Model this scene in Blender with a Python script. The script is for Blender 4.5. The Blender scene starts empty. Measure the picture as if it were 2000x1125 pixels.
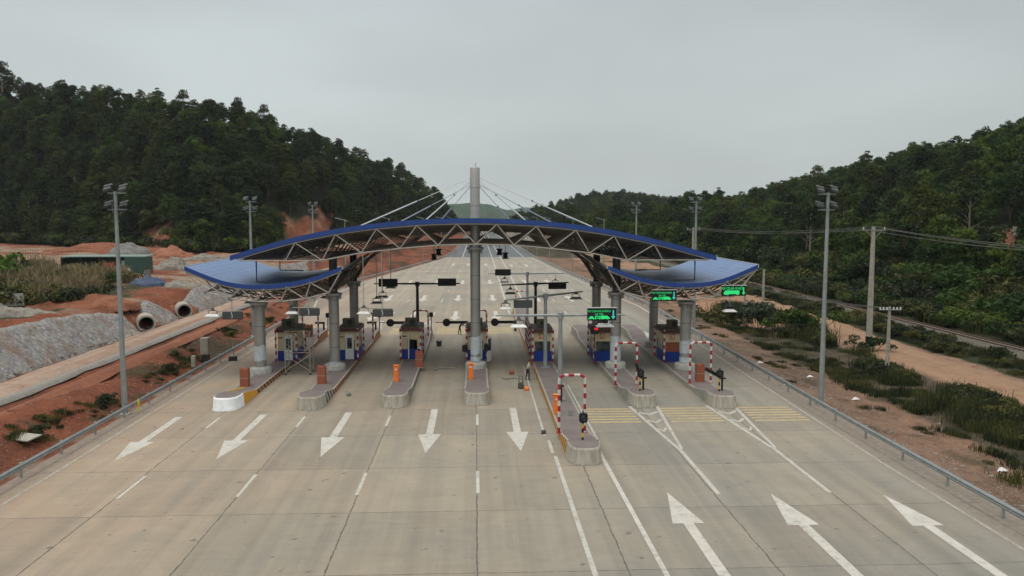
import bpy, bmesh, math, random
import numpy as np
from mathutils import Vector, Matrix, noise
R = math.radians
random.seed(7)
S = bpy.context.scene
C = S.collection

# ------------------------------------------------------------------ camera, world, sun, exposure
cam_d = bpy.data.cameras.new('camera'); cam = bpy.data.objects.new('camera', cam_d); C.objects.link(cam)
cam.location = (0, 0, 13); cam.rotation_euler = (R(90 - 5.234), 0, R(-2.602))
cam_d.lens = 28; cam_d.sensor_width = 36; cam_d.clip_start = .5; cam_d.clip_end = 20000
S.camera = cam
W = bpy.data.worlds.new('World'); S.world = W; W.use_nodes = True
nt = W.node_tree; nt.nodes.clear()
def wn(t, **k):
    n = nt.nodes.new(t)
    for a, b in k.items(): setattr(n, a, b)
    return n
SUN_EL, SUN_AZ = 66, 215          # azimuth measured clockwise from +Y (behind the camera, to the left)
sky = wn('ShaderNodeTexSky', sky_type='NISHITA', sun_disc=False)
sky.sun_elevation = R(SUN_EL); sky.sun_rotation = R(SUN_AZ); sky.dust_density = 6; sky.air_density = 1.2; sky.ozone_density = 1
hs = wn('ShaderNodeHueSaturation'); hs.inputs['Saturation'].default_value = .35
sc = wn('ShaderNodeVectorMath', operation='SCALE'); sc.inputs['Scale'].default_value = .10
tc = wn('ShaderNodeTexCoord'); sx = wn('ShaderNodeSeparateXYZ')
cr = wn('ShaderNodeValToRGB'); e = cr.color_ramp
e.elements[0].position = 0; e.elements[0].color = (.63, .68, .655, 1)
e.elements[1].position = 1; e.elements[1].color = (2.2, 2.2, 2.15, 1)
for p, c in ((.10, (.59, .645, .64, 1)), (.30, (.55, .605, .625, 1)), (.55, (1.05, 1.06, 1.05, 1))):
    q = e.elements.new(p); q.color = c
nz = wn('ShaderNodeTexNoise'); nz.inputs['Scale'].default_value = 1.9; nz.inputs['Detail'].default_value = 3
mr = wn('ShaderNodeMapRange'); mr.inputs['From Min'].default_value = .3; mr.inputs['From Max'].default_value = .7
mr.inputs['To Min'].default_value = .88; mr.inputs['To Max'].default_value = 1.12
mul = wn('ShaderNodeVectorMath', operation='SCALE'); mx = wn('ShaderNodeMix', data_type='RGBA'); mx.inputs[0].default_value = .84
bg = wn('ShaderNodeBackground'); bg.inputs[1].default_value = 1.0; wo = wn('ShaderNodeOutputWorld')
L = nt.links.new
mapn = wn('ShaderNodeMapping'); mapn.inputs['Scale'].default_value = (1, 1, 3)
L(tc.outputs['Generated'], sx.inputs[0]); L(sx.outputs[2], cr.inputs[0]); L(tc.outputs['Generated'], mapn.inputs[0]); L(mapn.outputs[0], nz.inputs['Vector'])
side = wn('ShaderNodeMath', operation='MULTIPLY_ADD'); side.inputs[1].default_value = -.13; side.inputs[2].default_value = 1.; sm = wn('ShaderNodeMath', operation='MULTIPLY')
L(sx.outputs[0], side.inputs[0]); L(side.outputs[0], sm.inputs[0]); L(mr.outputs[0], sm.inputs[1])
L(nz.outputs[0], mr.inputs[0]); L(cr.outputs[0], mul.inputs[0]); L(sm.outputs[0], mul.inputs['Scale'])
L(sky.outputs[0], hs.inputs['Color']); L(hs.outputs[0], sc.inputs[0])
L(sc.outputs[0], mx.inputs[6]); L(mul.outputs[0], mx.inputs[7]); L(mx.outputs[2], bg.inputs[0]); L(bg.outputs[0], wo.inputs[0])
sd = bpy.data.lights.new('sun', 'SUN'); sd.energy = .6; sd.angle = R(25); sd.color = (1, .96, .9)
so = bpy.data.objects.new('sun', sd); C.objects.link(so)
so.rotation_euler = (R(90 - SUN_EL), 0, R(180 - SUN_AZ))
S.view_settings.view_transform = 'Standard'; S.view_settings.look = 'None'
S.view_settings.exposure = 0; S.view_settings.gamma = 1
S.cycles.max_bounces = 6; S.cycles.transparent_max_bounces = 8; S.cycles.volume_bounces = 0

# ------------------------------------------------------------------ materials
M = {}
def lin(h):
    v = [int(h[i:i+2], 16) / 255 for i in (0, 2, 4)]
    return tuple(x / 12.92 if x <= .04045 else ((x + .055) / 1.055) ** 2.4 for x in v)
class NT:
    def __init__(s, name):
        s.m = bpy.data.materials.new(name); s.m.use_nodes = True; s.t = s.m.node_tree
        s.b = s.t.nodes['Principled BSDF']; s.n = s.t.nodes; s.l = s.t.links.new; M[name] = s.m
    def new(s, t, ins=None, **k):
        n = s.n.new(t)
        for a, b in k.items(): setattr(n, a, b)
        for a, b in (ins or {}).items():
            if isinstance(b, bpy.types.NodeSocket): s.l(b, n.inputs[a])
            else: n.inputs[a].default_value = b
        return n
    def math(s, op, a, b=0.0, c=0.0): return s.new('ShaderNodeMath', {0: a, 1: b, 2: c}, operation=op).outputs[0]
    def noise(s, scale, detail=4, vec=None, rough=.55, dist=0.):
        d = {'Scale': scale, 'Detail': detail, 'Roughness': rough, 'Distortion': dist}
        if vec is not None: d['Vector'] = vec
        return s.new('ShaderNodeTexNoise', d).outputs[0]
    def ramp(s, fac, stops):
        n = s.new('ShaderNodeValToRGB', {0: fac}); e = n.color_ramp
        while len(e.elements) < len(stops): e.elements.new(.5)
        for el, (p, c) in zip(e.elements, stops):
            el.position = p; el.color = (*c, 1) if len(c) == 3 else c
        return n.outputs[0]
    def mix(s, f, a, b, mode='MIX'):
        n = s.new('ShaderNodeMix', data_type='RGBA', blend_type=mode)
        for i, v in ((0, f), (6, a), (7, b)):
            if isinstance(v, bpy.types.NodeSocket): s.l(v, n.inputs[i])
            else: n.inputs[i].default_value = v if i == 0 else ((*v, 1) if len(v) == 3 else v)
        return n.outputs[2]
    def pos(s): return s.new('ShaderNodeNewGeometry').outputs['Position']
    def obj(s): return s.new('ShaderNodeTexCoord').outputs['Object']
    def col(s, v):
        if isinstance(v, bpy.types.NodeSocket): s.l(v, s.b.inputs['Base Color'])
        else: s.b.inputs['Base Color'].default_value = (*v, 1)
    def bump(s, h, strength=.3, dist=.05):
        n = s.new('ShaderNodeBump', {'Height': h, 'Strength': strength, 'Distance': dist}); s.l(n.outputs[0], s.b.inputs['Normal'])
    def fin(s, rough=.7, metal=0., spec=.3):
        s.b.inputs['Roughness'].default_value = rough; s.b.inputs['Metallic'].default_value = metal
        s.b.inputs['Specular IOR Level'].default_value = spec; return s.m
def plain(name, col, rough=.6, metal=0., var=.18, scale=3., bump=0., spec=.3, rnd=0.):
    t = NT(name); p = t.pos(); n = t.noise(scale, 5, p)
    c0 = tuple(x * (1 - var) for x in col); c1 = tuple(min(1, x * (1 + var)) for x in col)
    c = t.ramp(n, [(.3, c0), (.7, c1)])
    if rnd:
        oi = t.new('ShaderNodeObjectInfo').outputs['Random']
        c = t.mix(1., c, t.ramp(oi, [(0, (1 - rnd,) * 3), (1, (1 + rnd,) * 3)]), 'MULTIPLY')
    t.col(c)
    if bump: t.bump(t.noise(scale * 6, 4, p), bump, .03)
    return t.fin(rough, metal, spec)
plain('galv', (.27, .295, .29), .45, .35, .15, 2)
plain('steel_col', (.30, .293, .275), .38, .45, .10, 1.2, spec=.5)
plain('steel_pale', (.50, .50, .48), .42, .3, .1, 1.5)
plain('truss_paint', (.33, .305, .265), .5, .0, .12, 2); plain('truss_shaded', (.20, .175, .15), .6, .0, .2, 2); plain('roof_under_shade', (.075, .062, .052), .6, 0, .2, 1.5)  # inner trusses and roof underside: shade below the canopy put into their colour
plain('dark_steel', (.045, .042, .038), .6, .2, .3, 3)
plain('black', (.012, .012, .013), .5, 0, .2, 5)
plain('dark_grey', (.055, .06, .063), .5, 0, .15, 5)
plain('white_paint', (.72, .72, .69), .5, 0, .06, 3)
plain('wrap', (.42, .47, .49), .35, 0, .22, 9, bump=.6, spec=.5)
plain('plinth_concrete', (.33, .33, .30), .8, 0, .22, 4, bump=.3)
plain('orange', (.78, .19, .03), .5, 0, .06, 3)
plain('brick_red', (.27, .085, .045), .75, 0, .15, 12)
plain('cream', (.56, .47, .29), .6, 0, .08, 3)
plain('booth_blue', (.012, .04, .24), .5, 0, .1, 3)
plain('booth_roof', (.085, .03, .025), .6, 0, .2, 3)
plain('olive_brown', (.085, .075, .05), .7, 0, .2, 4)
plain('door_white', (.6, .62, .6), .4, 0, .05, 3)
plain('red_paint', (.36, .015, .02), .5, 0, .1, 3)
plain('yellow_paint', (.62, .30, .03), .6, 0, .15, 6)
plain('pale_concrete', (.31, .29, .24), .85, 0, .18, 3, bump=.2)
plain('grey_concrete', (.27, .255, .215), .85, 0, .2, 3, bump=.2)
plain('bark', (.10, .075, .055), .9, 0, .3, 6, bump=.4)
plain('pale_bark', (.26, .23, .19), .9, 0, .25, 6, bump=.3)
plain('skin', (.30, .17, .11), .6, 0, .05, 8)
plain('shirt_pale', (.40, .36, .30), .8, 0, .12, 8)
plain('cloth_dark', (.025, .022, .024), .85, 0, .2, 8)
plain('cloth_maroon', (.06, .025, .022), .85, 0, .2, 8)
plain('hair', (.012, .01, .009), .7, 0, .1, 8)
plain('rust_rail', (.11, .065, .045), .7, .3, .25, 3)
plain('sleeper', (.22, .20, .17), .9, 0, .2, 5)
plain('tarp_blue', (.03, .048, .095), .5, 0, .3, 3, bump=.7)
plain('pile_grey', (.16, .155, .14), .95, 0, .25, 2.5, bump=.8)
plain('pile_red', (.26, .11, .065), .95, 0, .25, 2.5, bump=.8)
plain('rubble', (.20, .18, .15), .95, 0, .35, 2.2, bump=1.)
plain('shed_green', (.03, .07, .055), .6, 0, .15, 2)
plain('shed_roof', (.15, .215, .18), .5, .1, .15, 2)
plain('dark_void', (.01, .009, .008), .9, 0, .1, 2)
plain('wire', (.10, .10, .095), .6, .2, .1, 2)
plain('reed', (.20, .155, .085), .9, 0, .3, 1.2, rnd=.2)
plain('plastic_white', (.6, .6, .58), .5, 0, .1, 6)
plain('hydrant_yellow', (.6, .5, .03), .5, 0, .1, 6)
plain('pavement_grey', (.17, .165, .15), .9, 0, .25, 2)
def emit(name, col, s):
    t = NT(name); t.b.inputs['Emission Color'].default_value = (*col, 1); t.b.inputs['Emission Strength'].default_value = s
    t.col((.01, .02, .01)); return t.fin(.5)
emit('led_green', (.03, .95, .25), .75); emit('led_cyan', (.05, .8, .7), .7); emit('led_red', (1., .02, .03), .6)
t = NT('glass'); t.col(t.ramp(t.noise(1.5, 3, t.pos()), [(.35, (.015, .02, .02)), (.7, (.10, .12, .11))])); t.fin(.12, 0, .7)
# blue profiled roof sheet: ribs run front to back
t = NT('roof_blue'); p = t.pos(); sp = t.new('ShaderNodeSeparateXYZ', {0: p})
w = t.math('PINGPONG', sp.outputs[0], .14); dirt = t.noise(.6, 5, p)
c = t.ramp(dirt, [(.3, (.07, .135, .28)), (.7, (.10, .175, .33))])
c = t.mix(t.math('MULTIPLY', t.math('GREATER_THAN', t.math('PINGPONG', sp.outputs[0], .25), .225), .55), c, (.02, .045, .14))
t.col(c); t.bump(w, .8, .25); t.fin(.38, 0, .5)
plain('fascia_blue', (.013, .048, .21), .38, 0, .10, 1.5, spec=.45)
# red / white bands, phase follows height then the crossbar
t = NT('red_white'); o = t.new('ShaderNodeSeparateXYZ', {0: t.obj()})
q = o.outputs[2]
f = t.math('GREATER_THAN', t.math('FRACT', t.math('DIVIDE', q, .62)), .5)
dn = t.noise(7, 3, t.pos())
plain('band_red', (.30, .018, .028), .5, 0, .2, 7); plain('band_white', (.52, .51, .47), .5, 0, .15, 7)
t.col(t.mix(f, t.ramp(dn, [(.3, (.25, .015, .025)), (.7, (.36, .02, .035))]), t.ramp(dn, [(.3, (.52, .50, .47)), (.7, (.7, .69, .65))]))); t.fin(.5)
def hazard(name, ca, cb, w=.85, slant=1.):
    t = NT(name); o = t.new('ShaderNodeSeparateXYZ', {0: t.pos()})
    q = t.math('ADD', o.outputs[1], t.math('MULTIPLY', o.outputs[2], slant))
    f = t.math('GREATER_THAN', t.math('FRACT', t.math('DIVIDE', q, w)), .52)
    n = t.noise(5, 4, t.pos())
    c = t.mix(f, ca, cb); c = t.mix(t.ramp(n, [(.45, (0,) * 3), (.75, (.6,) * 3)]), c, (.30, .27, .22)); t.col(c); t.fin(.7)
hazard('hazard_red', (.45, .16, .04), (.03, .02, .018)); hazard('hazard_grey', (.33, .31, .27), (.02, .02, .02))
hazard('hazard_yellow', (.62, .30, .03), (.10, .055, .02), .62); hazard('black_yellow', (.62, .36, .03), (.015, .015, .015), .36)
t = NT('black_yellow'); o = t.new('ShaderNodeSeparateXYZ', {0: t.pos()})
t.col(t.mix(t.math('GREATER_THAN', t.math('FRACT', t.math('DIVIDE', o.outputs[2], .5)), .5), (.6, .36, .03), (.015, .015, .015))); t.fin(.6)
# purple-brown paving on the islands
t = NT('island_paving'); p = t.pos()
br = t.new('ShaderNodeTexBrick', {'Vector': p, 'Scale': 1.6, 'Mortar Size': .012, 'Color1': (.155, .125, .12, 1), 'Color2': (.14, .116, .112, 1), 'Mortar': (.15, .12, .11, 1)})
c = t.mix(t.ramp(t.noise(.9, 5, p), [(.4, (0,) * 3), (.7, (.5,) * 3)]), br.outputs[0], (.21, .185, .155)); t.col(c); t.fin(.8)
# nose concrete with vertical dirt runs
t = NT('nose_concrete'); p = t.pos(); mp = t.new('ShaderNodeMapping', {0: p, 'Scale': (7, 7, .7)})
a = t.noise(1., 5, mp.outputs[0]); b = t.noise(2, 5, p)
c = t.ramp(a, [(.3, (.20, .178, .135)), (.55, (.31, .29, .24)), (.75, (.38, .36, .31))]); c = t.mix(t.ramp(b, [(.55, (0,) * 3), (.8, (.45,) * 3)]), c, (.27, .20, .10)); t.col(c); t.bump(a, .2, .02); t.fin(.85)

# concrete pavement: slabs, joints, stains, tyre tracks
t = NT('plaza_concrete'); p = t.pos(); sp = t.new('ShaderNodeSeparateXYZ', {0: p}); X, Yc = sp.outputs[0], sp.outputs[1]
wob = t.math('MULTIPLY', t.math('SUBTRACT', t.noise(.9, 5, p), .5), .16)
ux = t.math('DIVIDE', t.math('ADD', X, wob), 5.55); uy = t.math('DIVIDE', t.math('SUBTRACT', t.math('ADD', Yc, wob), 28.0), 6.15)
def dist_line(u, per): return t.math('MULTIPLY', t.math('SUBTRACT', .5, t.math('ABSOLUTE', t.math('SUBTRACT', t.math('FRACT', u), .5))), per)
dx = dist_line(ux, 5.55); dy = dist_line(uy, 6.15)
cell = t.new('ShaderNodeCombineXYZ', {0: t.math('FLOOR', ux), 1: t.math('FLOOR', uy)})
wnn = t.new('ShaderNodeTexWhiteNoise', {'Vector': cell.outputs[0]}).outputs[0]
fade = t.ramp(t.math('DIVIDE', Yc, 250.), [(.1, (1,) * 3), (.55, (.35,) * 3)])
big = t.noise(.07, 4, p); side = t.math('ADD', t.math('MULTIPLY', X, -.012), t.math('MULTIPLY', t.math('SUBTRACT', big, .5), 1.3))
c = t.ramp(t.math('ADD', side, .5), [(.2, (.218, .207, .176)), (.5, (.262, .230, .180)), (.8, (.295, .238, .177))])
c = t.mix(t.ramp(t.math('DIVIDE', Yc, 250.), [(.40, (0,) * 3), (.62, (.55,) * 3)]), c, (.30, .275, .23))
c = t.mix(1., c, t.ramp(wnn, [(0, (.90, .905, .915)), (1, (1.08, 1.07, 1.05))]), 'MULTIPLY')
# fine transverse brushing and mottling
mp = t.new('ShaderNodeMapping', {0: p, 'Scale': (.5, 4., 1)}); br = t.noise(1., 6, mp.outputs[0], .6)
c = t.mix(1., c, t.ramp(br, [(.25, (.94,) * 3), (.75, (1.05,) * 3)]), 'MULTIPLY')
c = t.mix(1., c, t.ramp(t.noise(.35, 7, p, .7, .8), [(.25, (.86, .87, .88)), (.72, (1.10, 1.08, 1.05))]), 'MULTIPLY')
c = t.mix(1., c, t.ramp(t.noise(9., 3, p, .7), [(.25, (.93,) * 3), (.75, (1.06,) * 3)]), 'MULTIPLY')
# longitudinal tyre darkening
tx = t.new('ShaderNodeMapping', {0: p, 'Scale': (1.1, .02, 1)}); tr = t.noise(1., 4, tx.outputs[0], .6)
c = t.mix(1., c, t.ramp(tr, [(.30, (.84, .85, .86)), (.58, (1.04,) * 3)]), 'MULTIPLY')
# darker wheel paths in the lanes, drifting a little sideways
lx = t.math('FRACT', t.math('DIVIDE', t.math('ADD', X, t.math('MULTIPLY', t.noise(.05, 3, p), 2.2)), 5.55))
wp = t.math('ADD', t.ramp(t.math('ABSOLUTE', t.math('SUBTRACT', lx, .36)), [(.02, (1,) * 3), (.09, (0,) * 3)]), t.ramp(t.math('ABSOLUTE', t.math('SUBTRACT', lx, .70)), [(.02, (1,) * 3), (.09, (0,) * 3)]))
mpw = t.new('ShaderNodeMapping', {0: p, 'Scale': (.3, .06, 1)}); wp = t.math('MULTIPLY', wp, t.ramp(t.noise(1., 5, mpw.outputs[0], .65), [(.45, (0,) * 3), (.68, (.42,) * 3)]))
c = t.mix(wp, c, (.165, .155, .135))
# rusty earth stains near the left edge
es = t.math('MULTIPLY', t.ramp(t.math('MULTIPLY', t.math('ADD', X, 14.), -.1), [(.25, (0,) * 3), (.9, (1,) * 3)]), t.ramp(t.noise(.25, 6, p, .65, 1.), [(.42, (0,) * 3), (.62, (1,) * 3)]))
c = t.mix(t.math('MULTIPLY', es, .5), c, (.33, .205, .135))
ax_ = t.math('ABSOLUTE', X); sh = t.math('ADD', ax_, t.math('MULTIPLY', t.math('SUBTRACT', t.noise(.8, 6, p, .7), .5), 2.2))
c = t.mix(t.ramp(t.math('MULTIPLY', t.math('SUBTRACT', sh, 20.7), .5), [(.05, (0,) * 3), (.75, (.8,) * 3)]), c, t.ramp(t.noise(3, 5, p), [(.3, (.15, .125, .10)), (.7, (.24, .195, .155))]))
# oil spots
sp2 = t.ramp(t.noise(1.7, 2, p, .4), [(.70, (0,) * 3), (.75, (1,) * 3)]); c = t.mix(t.math('MULTIPLY', sp2, .6), c, (.09, .085, .075))
jw = t.math('MULTIPLY', t.noise(2.3, 5, p, .7), .10)
jl = t.math('LESS_THAN', t.math('SUBTRACT', dx, t.math('SUBTRACT', jw, .022)), 0.0)
jt = t.math('LESS_THAN', t.math('SUBTRACT', dy, t.math('SUBTRACT', t.math('MULTIPLY', jw, .8), .016)), 0.0)
j = t.math('MAXIMUM', t.math('MULTIPLY', jl, .95), t.math('MULTIPLY', jt, .85)); c = t.mix(t.math('MULTIPLY', j, fade), c, (.09, .085, .075))
t.col(c); t.bump(t.noise(18, 4, p), .12, .01); t.fin(.85, 0, .25)
t = NT('asphalt'); p = t.pos(); mp = t.new('ShaderNodeMapping', {0: p, 'Scale': (.8, .03, 1)})
c = t.ramp(t.noise(1, 5, mp.outputs[0]), [(.3, (.075, .085, .09)), (.7, (.115, .125, .13))]); t.col(c); t.fin(.8)
def worn(name, col, lo=.3, hi=.62, under=(.30, .275, .225)):
    t = NT(name); p = t.pos(); n = t.noise(3.2, 7, p, .7); g = t.noise(.5, 3, p)
    c = t.mix(t.ramp(t.math('ADD', n, t.math('MULTIPLY', t.math('SUBTRACT', g, .5), .35)), [(lo, (1,) * 3), (hi, (0,) * 3)]), col, under)
    c = t.mix(1., c, t.ramp(t.noise(1.3, 5, p), [(.3, (.88,) * 3), (.7, (1.05,) * 3)]), 'MULTIPLY'); t.col(c); t.fin(.7)
worn('mark_edge', (.36, .335, .285), .36, .62, (.235, .21, .17)); worn('mark_white', (.47, .445, .39), .25, .50, (.24, .22, .18)); worn('mark_faded', (.43, .41, .36), .27, .52, (.24, .22, .18)); worn('mark_yellow', (.42, .33, .165), .30, .55, (.24, .22, .18))
# stone pitching on the cut slopes
t = NT('stone_pitching'); p = t.pos()
v = t.new('ShaderNodeTexVoronoi', {'Vector': p, 'Scale': 2.6}); v2 = t.new('ShaderNodeTexVoronoi', {'Vector': p, 'Scale': 2.6}, feature='DISTANCE_TO_EDGE')
c = t.mix(.45, t.ramp(t.noise(3, 6, p, .7), [(.3, (.135, .12, .095)), (.55, (.23, .208, .17)), (.75, (.32, .295, .245))]), v.outputs['Color'], 'SOFT_LIGHT')
hsn = t.new('ShaderNodeHueSaturation', {'Saturation': .22, 'Color': c}); c = hsn.outputs[0]
c = t.mix(t.ramp(v2.outputs[0], [(0, (.7,) * 3), (.07, (0,) * 3)]), c, (.12, .09, .07))
c = t.mix(t.ramp(t.noise(.45, 5, p), [(.5, (0,) * 3), (.7, (.8,) * 3)]), c, (.17, .095, .06)); t.col(c)
t.bump(t.math('ADD', v2.outputs[0], t.noise(5, 5, p)), .5, .09); t.fin(.95, 0, .1)
# terrain: colour attribute broken up by noise
t = NT('terrain'); p = t.pos(); at = t.new('ShaderNodeAttribute', attribute_name='tint'); c = at.outputs['Color']
n1 = t.noise(.5, 8, p, .7); n2 = t.noise(4, 6, p, .75)
c = t.mix(1., c, t.ramp(n1, [(.28, (.62, .58, .56)), (.5, (1., 1., 1.)), (.72, (1.32, 1.28, 1.26))]), 'MULTIPLY')
c = t.mix(1., c, t.ramp(n2, [(.3, (.68,) * 3), (.7, (1.3,) * 3)]), 'MULTIPLY')
c = t.mix(t.math('MULTIPLY', at.outputs['Alpha'], t.ramp(t.noise(1.6, 4, p, .8, .5), [(.66, (0,) * 3), (.72, (.8,) * 3)])), c, (.27, .23, .19))
t.col(c); t.bump(t.math('ADD', n1, t.math('MULTIPLY', n2, .5)), .7, .35); t.fin(.98, 0, .1)
def dirt(name, a, b, rut):
    t = NT(name); p = t.pos(); mp = t.new('ShaderNodeMapping', {0: p, 'Scale': (1.3, .03, 1)})
    c = t.ramp(t.noise(1., 5, mp.outputs[0], .6), [(.3, a), (.7, b)]); c = t.mix(t.ramp(t.noise(.6, 6, p, .7), [(.5, (0,) * 3), (.7, (.7,) * 3)]), c, rut)
    c = t.mix(1., c, t.ramp(t.noise(3, 5, p, .7), [(.3, (.82,) * 3), (.7, (1.15,) * 3)]), 'MULTIPLY')
    t.col(c); t.bump(t.noise(2.5, 5, p), .5, .1); t.fin(.95, 0, .1)
dirt('service_track', (.24, .155, .11), (.36, .285, .22), (.21, .10, .062)); dirt('dirt_track', (.225, .14, .085), (.29, .185, .12), (.17, .095, .055))
dirt('fresh_slab', (.19, .18, .16), (.25, .235, .21), (.20, .15, .12)); dirt('red_track', (.175, .066, .038), (.235, .105, .062), (.12, .045, .028))
def leaf(name, a, b, trans=.25):
    t = NT(name); oi = t.new('ShaderNodeObjectInfo').outputs['Random']; p = t.pos()
    n = t.noise(.55, 3, p); c = t.ramp(n, [(.3, a), (.7, b)])
    c = t.mix(1., c, t.ramp(oi, [(0, (.4, .46, .46)), (.35, (.8, .95, .75)), (.7, (1.35, 1.25, .8)), (1, (2.3, 1.9, 1.0))]), 'MULTIPLY')
    t.col(c); t.fin(.65, 0, .15)
    tr = t.new('ShaderNodeBsdfTranslucent', {'Color': c}); ms = t.new('ShaderNodeMixShader', {0: trans, 1: t.b.outputs[0], 2: tr.outputs[0]})
    t.l(ms.outputs[0], t.n['Material Output'].inputs['Surface'])
leaf('pine_needles', (.010, .019, .007), (.034, .046, .013)); leaf('broad_leaves', (.013, .030, .008), (.048, .080, .018))
leaf('scrub_leaves', (.026, .034, .018), (.060, .066, .036)); leaf('bright_leaves', (.045, .085, .018), (.10, .16, .035)); leaf('grey_leaves', (.045, .055, .036), (.09, .098, .066))

# ------------------------------------------------------------------ mesh builder
class MB:
    def __init__(s): s.v = []; s.f = []; s.m = []; s.k = 0
    def mat(s, k): s.k = k; return s
    def add(s, vs, fs):
        o = len(s.v); s.v += [tuple(v) for v in vs]; s.f += [tuple(i + o for i in f) for f in fs]; s.m += [s.k] * len(fs); return s
    def box(s, c, d, rz=0., rx=0., ry=0., bev=0., taper=1.):
        x, y, z = (q / 2 for q in d); vs = []
        mt = Matrix.Translation(c) @ Matrix.Rotation(rz, 4, 'Z') @ Matrix.Rotation(ry, 4, 'Y') @ Matrix.Rotation(rx, 4, 'X')
        if bev:
            bm = bmesh.new(); bmesh.ops.create_cube(bm, size=1)
            for v in bm.verts: v.co = Vector((v.co.x * d[0], v.co.y * d[1], v.co.z * d[2]))
            if taper != 1:
                for v in bm.verts:
                    if v.co.z > 0: v.co.x *= taper; v.co.y *= taper
            bmesh.ops.bevel(bm, geom=bm.edges[:], offset=bev, segments=2, affect='EDGES')
            bm.verts.index_update(); s.add([mt @ v.co for v in bm.verts], [[v.index for v in f.verts] for f in bm.faces]); bm.free(); return s
        for a, b, cc in ((-1, -1, -1), (1, -1, -1), (1, 1, -1), (-1, 1, -1), (-1, -1, 1), (1, -1, 1), (1, 1, 1), (-1, 1, 1)):
            k = taper if cc > 0 else 1; vs.append(mt @ Vector((a * x * k, b * y * k, cc * z)))
        return s.add(vs, [(3, 2, 1, 0), (4, 5, 6, 7), (0, 1, 5, 4), (1, 2, 6, 5), (2, 3, 7, 6), (3, 0, 4, 7)])
    def tube(s, pts, r, n=6, cap=True):
        pts = [Vector(p) for p in pts]; m = len(pts); rr = r if isinstance(r, (list, tuple)) else [r] * m
        vs = []; d0 = None
        for i, p in enumerate(pts):
            d = ((pts[i] - pts[i-1]).normalized() if i else Vector()) + ((pts[i+1] - pts[i]).normalized() if i < m - 1 else Vector())
            d.normalize()
            if d0 is None:
                a = Vector((0, 0, 1)) if abs(d.z) < .9 else Vector((1, 0, 0)); u = d.cross(a).normalized()
            else: u = (u - d * u.dot(d)).normalized()
            d0 = d; w = d.cross(u)
            for k in range(n):
                t_ = 2 * math.pi * k / n; vs.append(p + (u * math.cos(t_) + w * math.sin(t_)) * rr[i])
        fs = [(i*n + k, i*n + (k+1) % n, (i+1)*n + (k+1) % n, (i+1)*n + k) for i in range(m-1) for k in range(n)]
        if cap: fs += [tuple(range(n))[::-1], tuple(range((m-1)*n, m*n))]
        return s.add(vs, fs)
    def lathe(s, c, prof, n=20):
        c = Vector(c); m = len(prof)
        vs = [c + Vector((r * math.cos(2*math.pi*k/n), r * math.sin(2*math.pi*k/n), z)) for r, z in prof for k in range(n)]
        fs = [(i*n + k, i*n + (k+1) % n, (i+1)*n + (k+1) % n, (i+1)*n + k) for i in range(m-1) for k in range(n)]
        fs += [tuple(range(n))[::-1], tuple(range((m-1)*n, m*n))]
        return s.add(vs, fs)
    def ball(s, c, r, n=6):
        return s.lathe(c, [(r * math.sin(math.pi * k / 4) + 1e-3, -r * math.cos(math.pi * k / 4)) for k in range(5)], n)
    def prism(s, pts, axis, a, b):      # pts: 2-D outline in the plane perpendicular to axis
        def P(p, h): return {'z': (p[0], p[1], h), 'y': (p[0], h, p[1]), 'x': (h, p[0], p[1])}[axis]
        n = len(pts); vs = [P(p, a) for p in pts] + [P(p, b) for p in pts]
        return s.add(vs, [tuple(range(n))[::-1], tuple(range(n, 2*n))] + [(k, (k+1) % n, n + (k+1) % n, n + k) for k in range(n)])
    def sheet(s, pts, z=0.): return s.add([(p[0], p[1], z) for p in pts], [tuple(range(len(pts)))])
    def build(s, name, mats, parent=None, smooth=None, loc=None):
        me = bpy.data.meshes.new(name); me.from_pydata(s.v, [], s.f)
        for m in ([mats] if isinstance(mats, str) else mats): me.materials.append(M[m])
        me.polygons.foreach_set('material_index', s.m); me.update()
        bm = bmesh.new(); bm.from_mesh(me); bmesh.ops.recalc_face_normals(bm, faces=bm.faces); bm.to_mesh(me); bm.free()
        o = bpy.data.objects.new(name, me); C.objects.link(o)
        if smooth is not None: me.shade_smooth() if smooth == 180 else shade_angle(me, smooth)
        if parent: o.parent = parent
        if loc: o.location = loc
        return o
def shade_angle(me, deg):
    me.shade_smooth()
    bm = bmesh.new(); bm.from_mesh(me); a = R(deg)
    for e_ in bm.edges:
        if len(e_.link_faces) == 2 and e_.calc_face_angle(0) > a: e_.smooth = False
    bm.to_mesh(me); bm.free()
def tag(o, label=None, cat=None, group=None, kind=None):
    if label: o['label'] = label
    if cat: o['category'] = cat
    if group: o['group'] = group
    if kind: o['kind'] = kind
    return o
def thing(name, loc, label, cat, group=None, rz=0., sc=1.):
    o = bpy.data.objects.new(name, None); C.objects.link(o); o.location = loc; o.rotation_euler.z = rz; o.scale = (sc,) * 3
    o.empty_display_size = .3
    return tag(o, label, cat, group)
def link_copy(src_children, root):
    for ch in src_children:
        c = ch.copy(); C.objects.link(c); c.parent = root
        for g in ch.children:
            d = g.copy(); C.objects.link(d); d.parent = c
def interp(x, tb):
    if x <= tb[0][0]: return tb[0][1]
    for (a, va), (b, vb) in zip(tb, tb[1:]):
        if x <= b: return va + (vb - va) * (x - a) / (b - a)
    return tb[-1][1]
def smooth(a, b, x):
    t_ = min(1, max(0, (x - a) / (b - a))); return t_ * t_ * (3 - 2 * t_)

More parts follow.
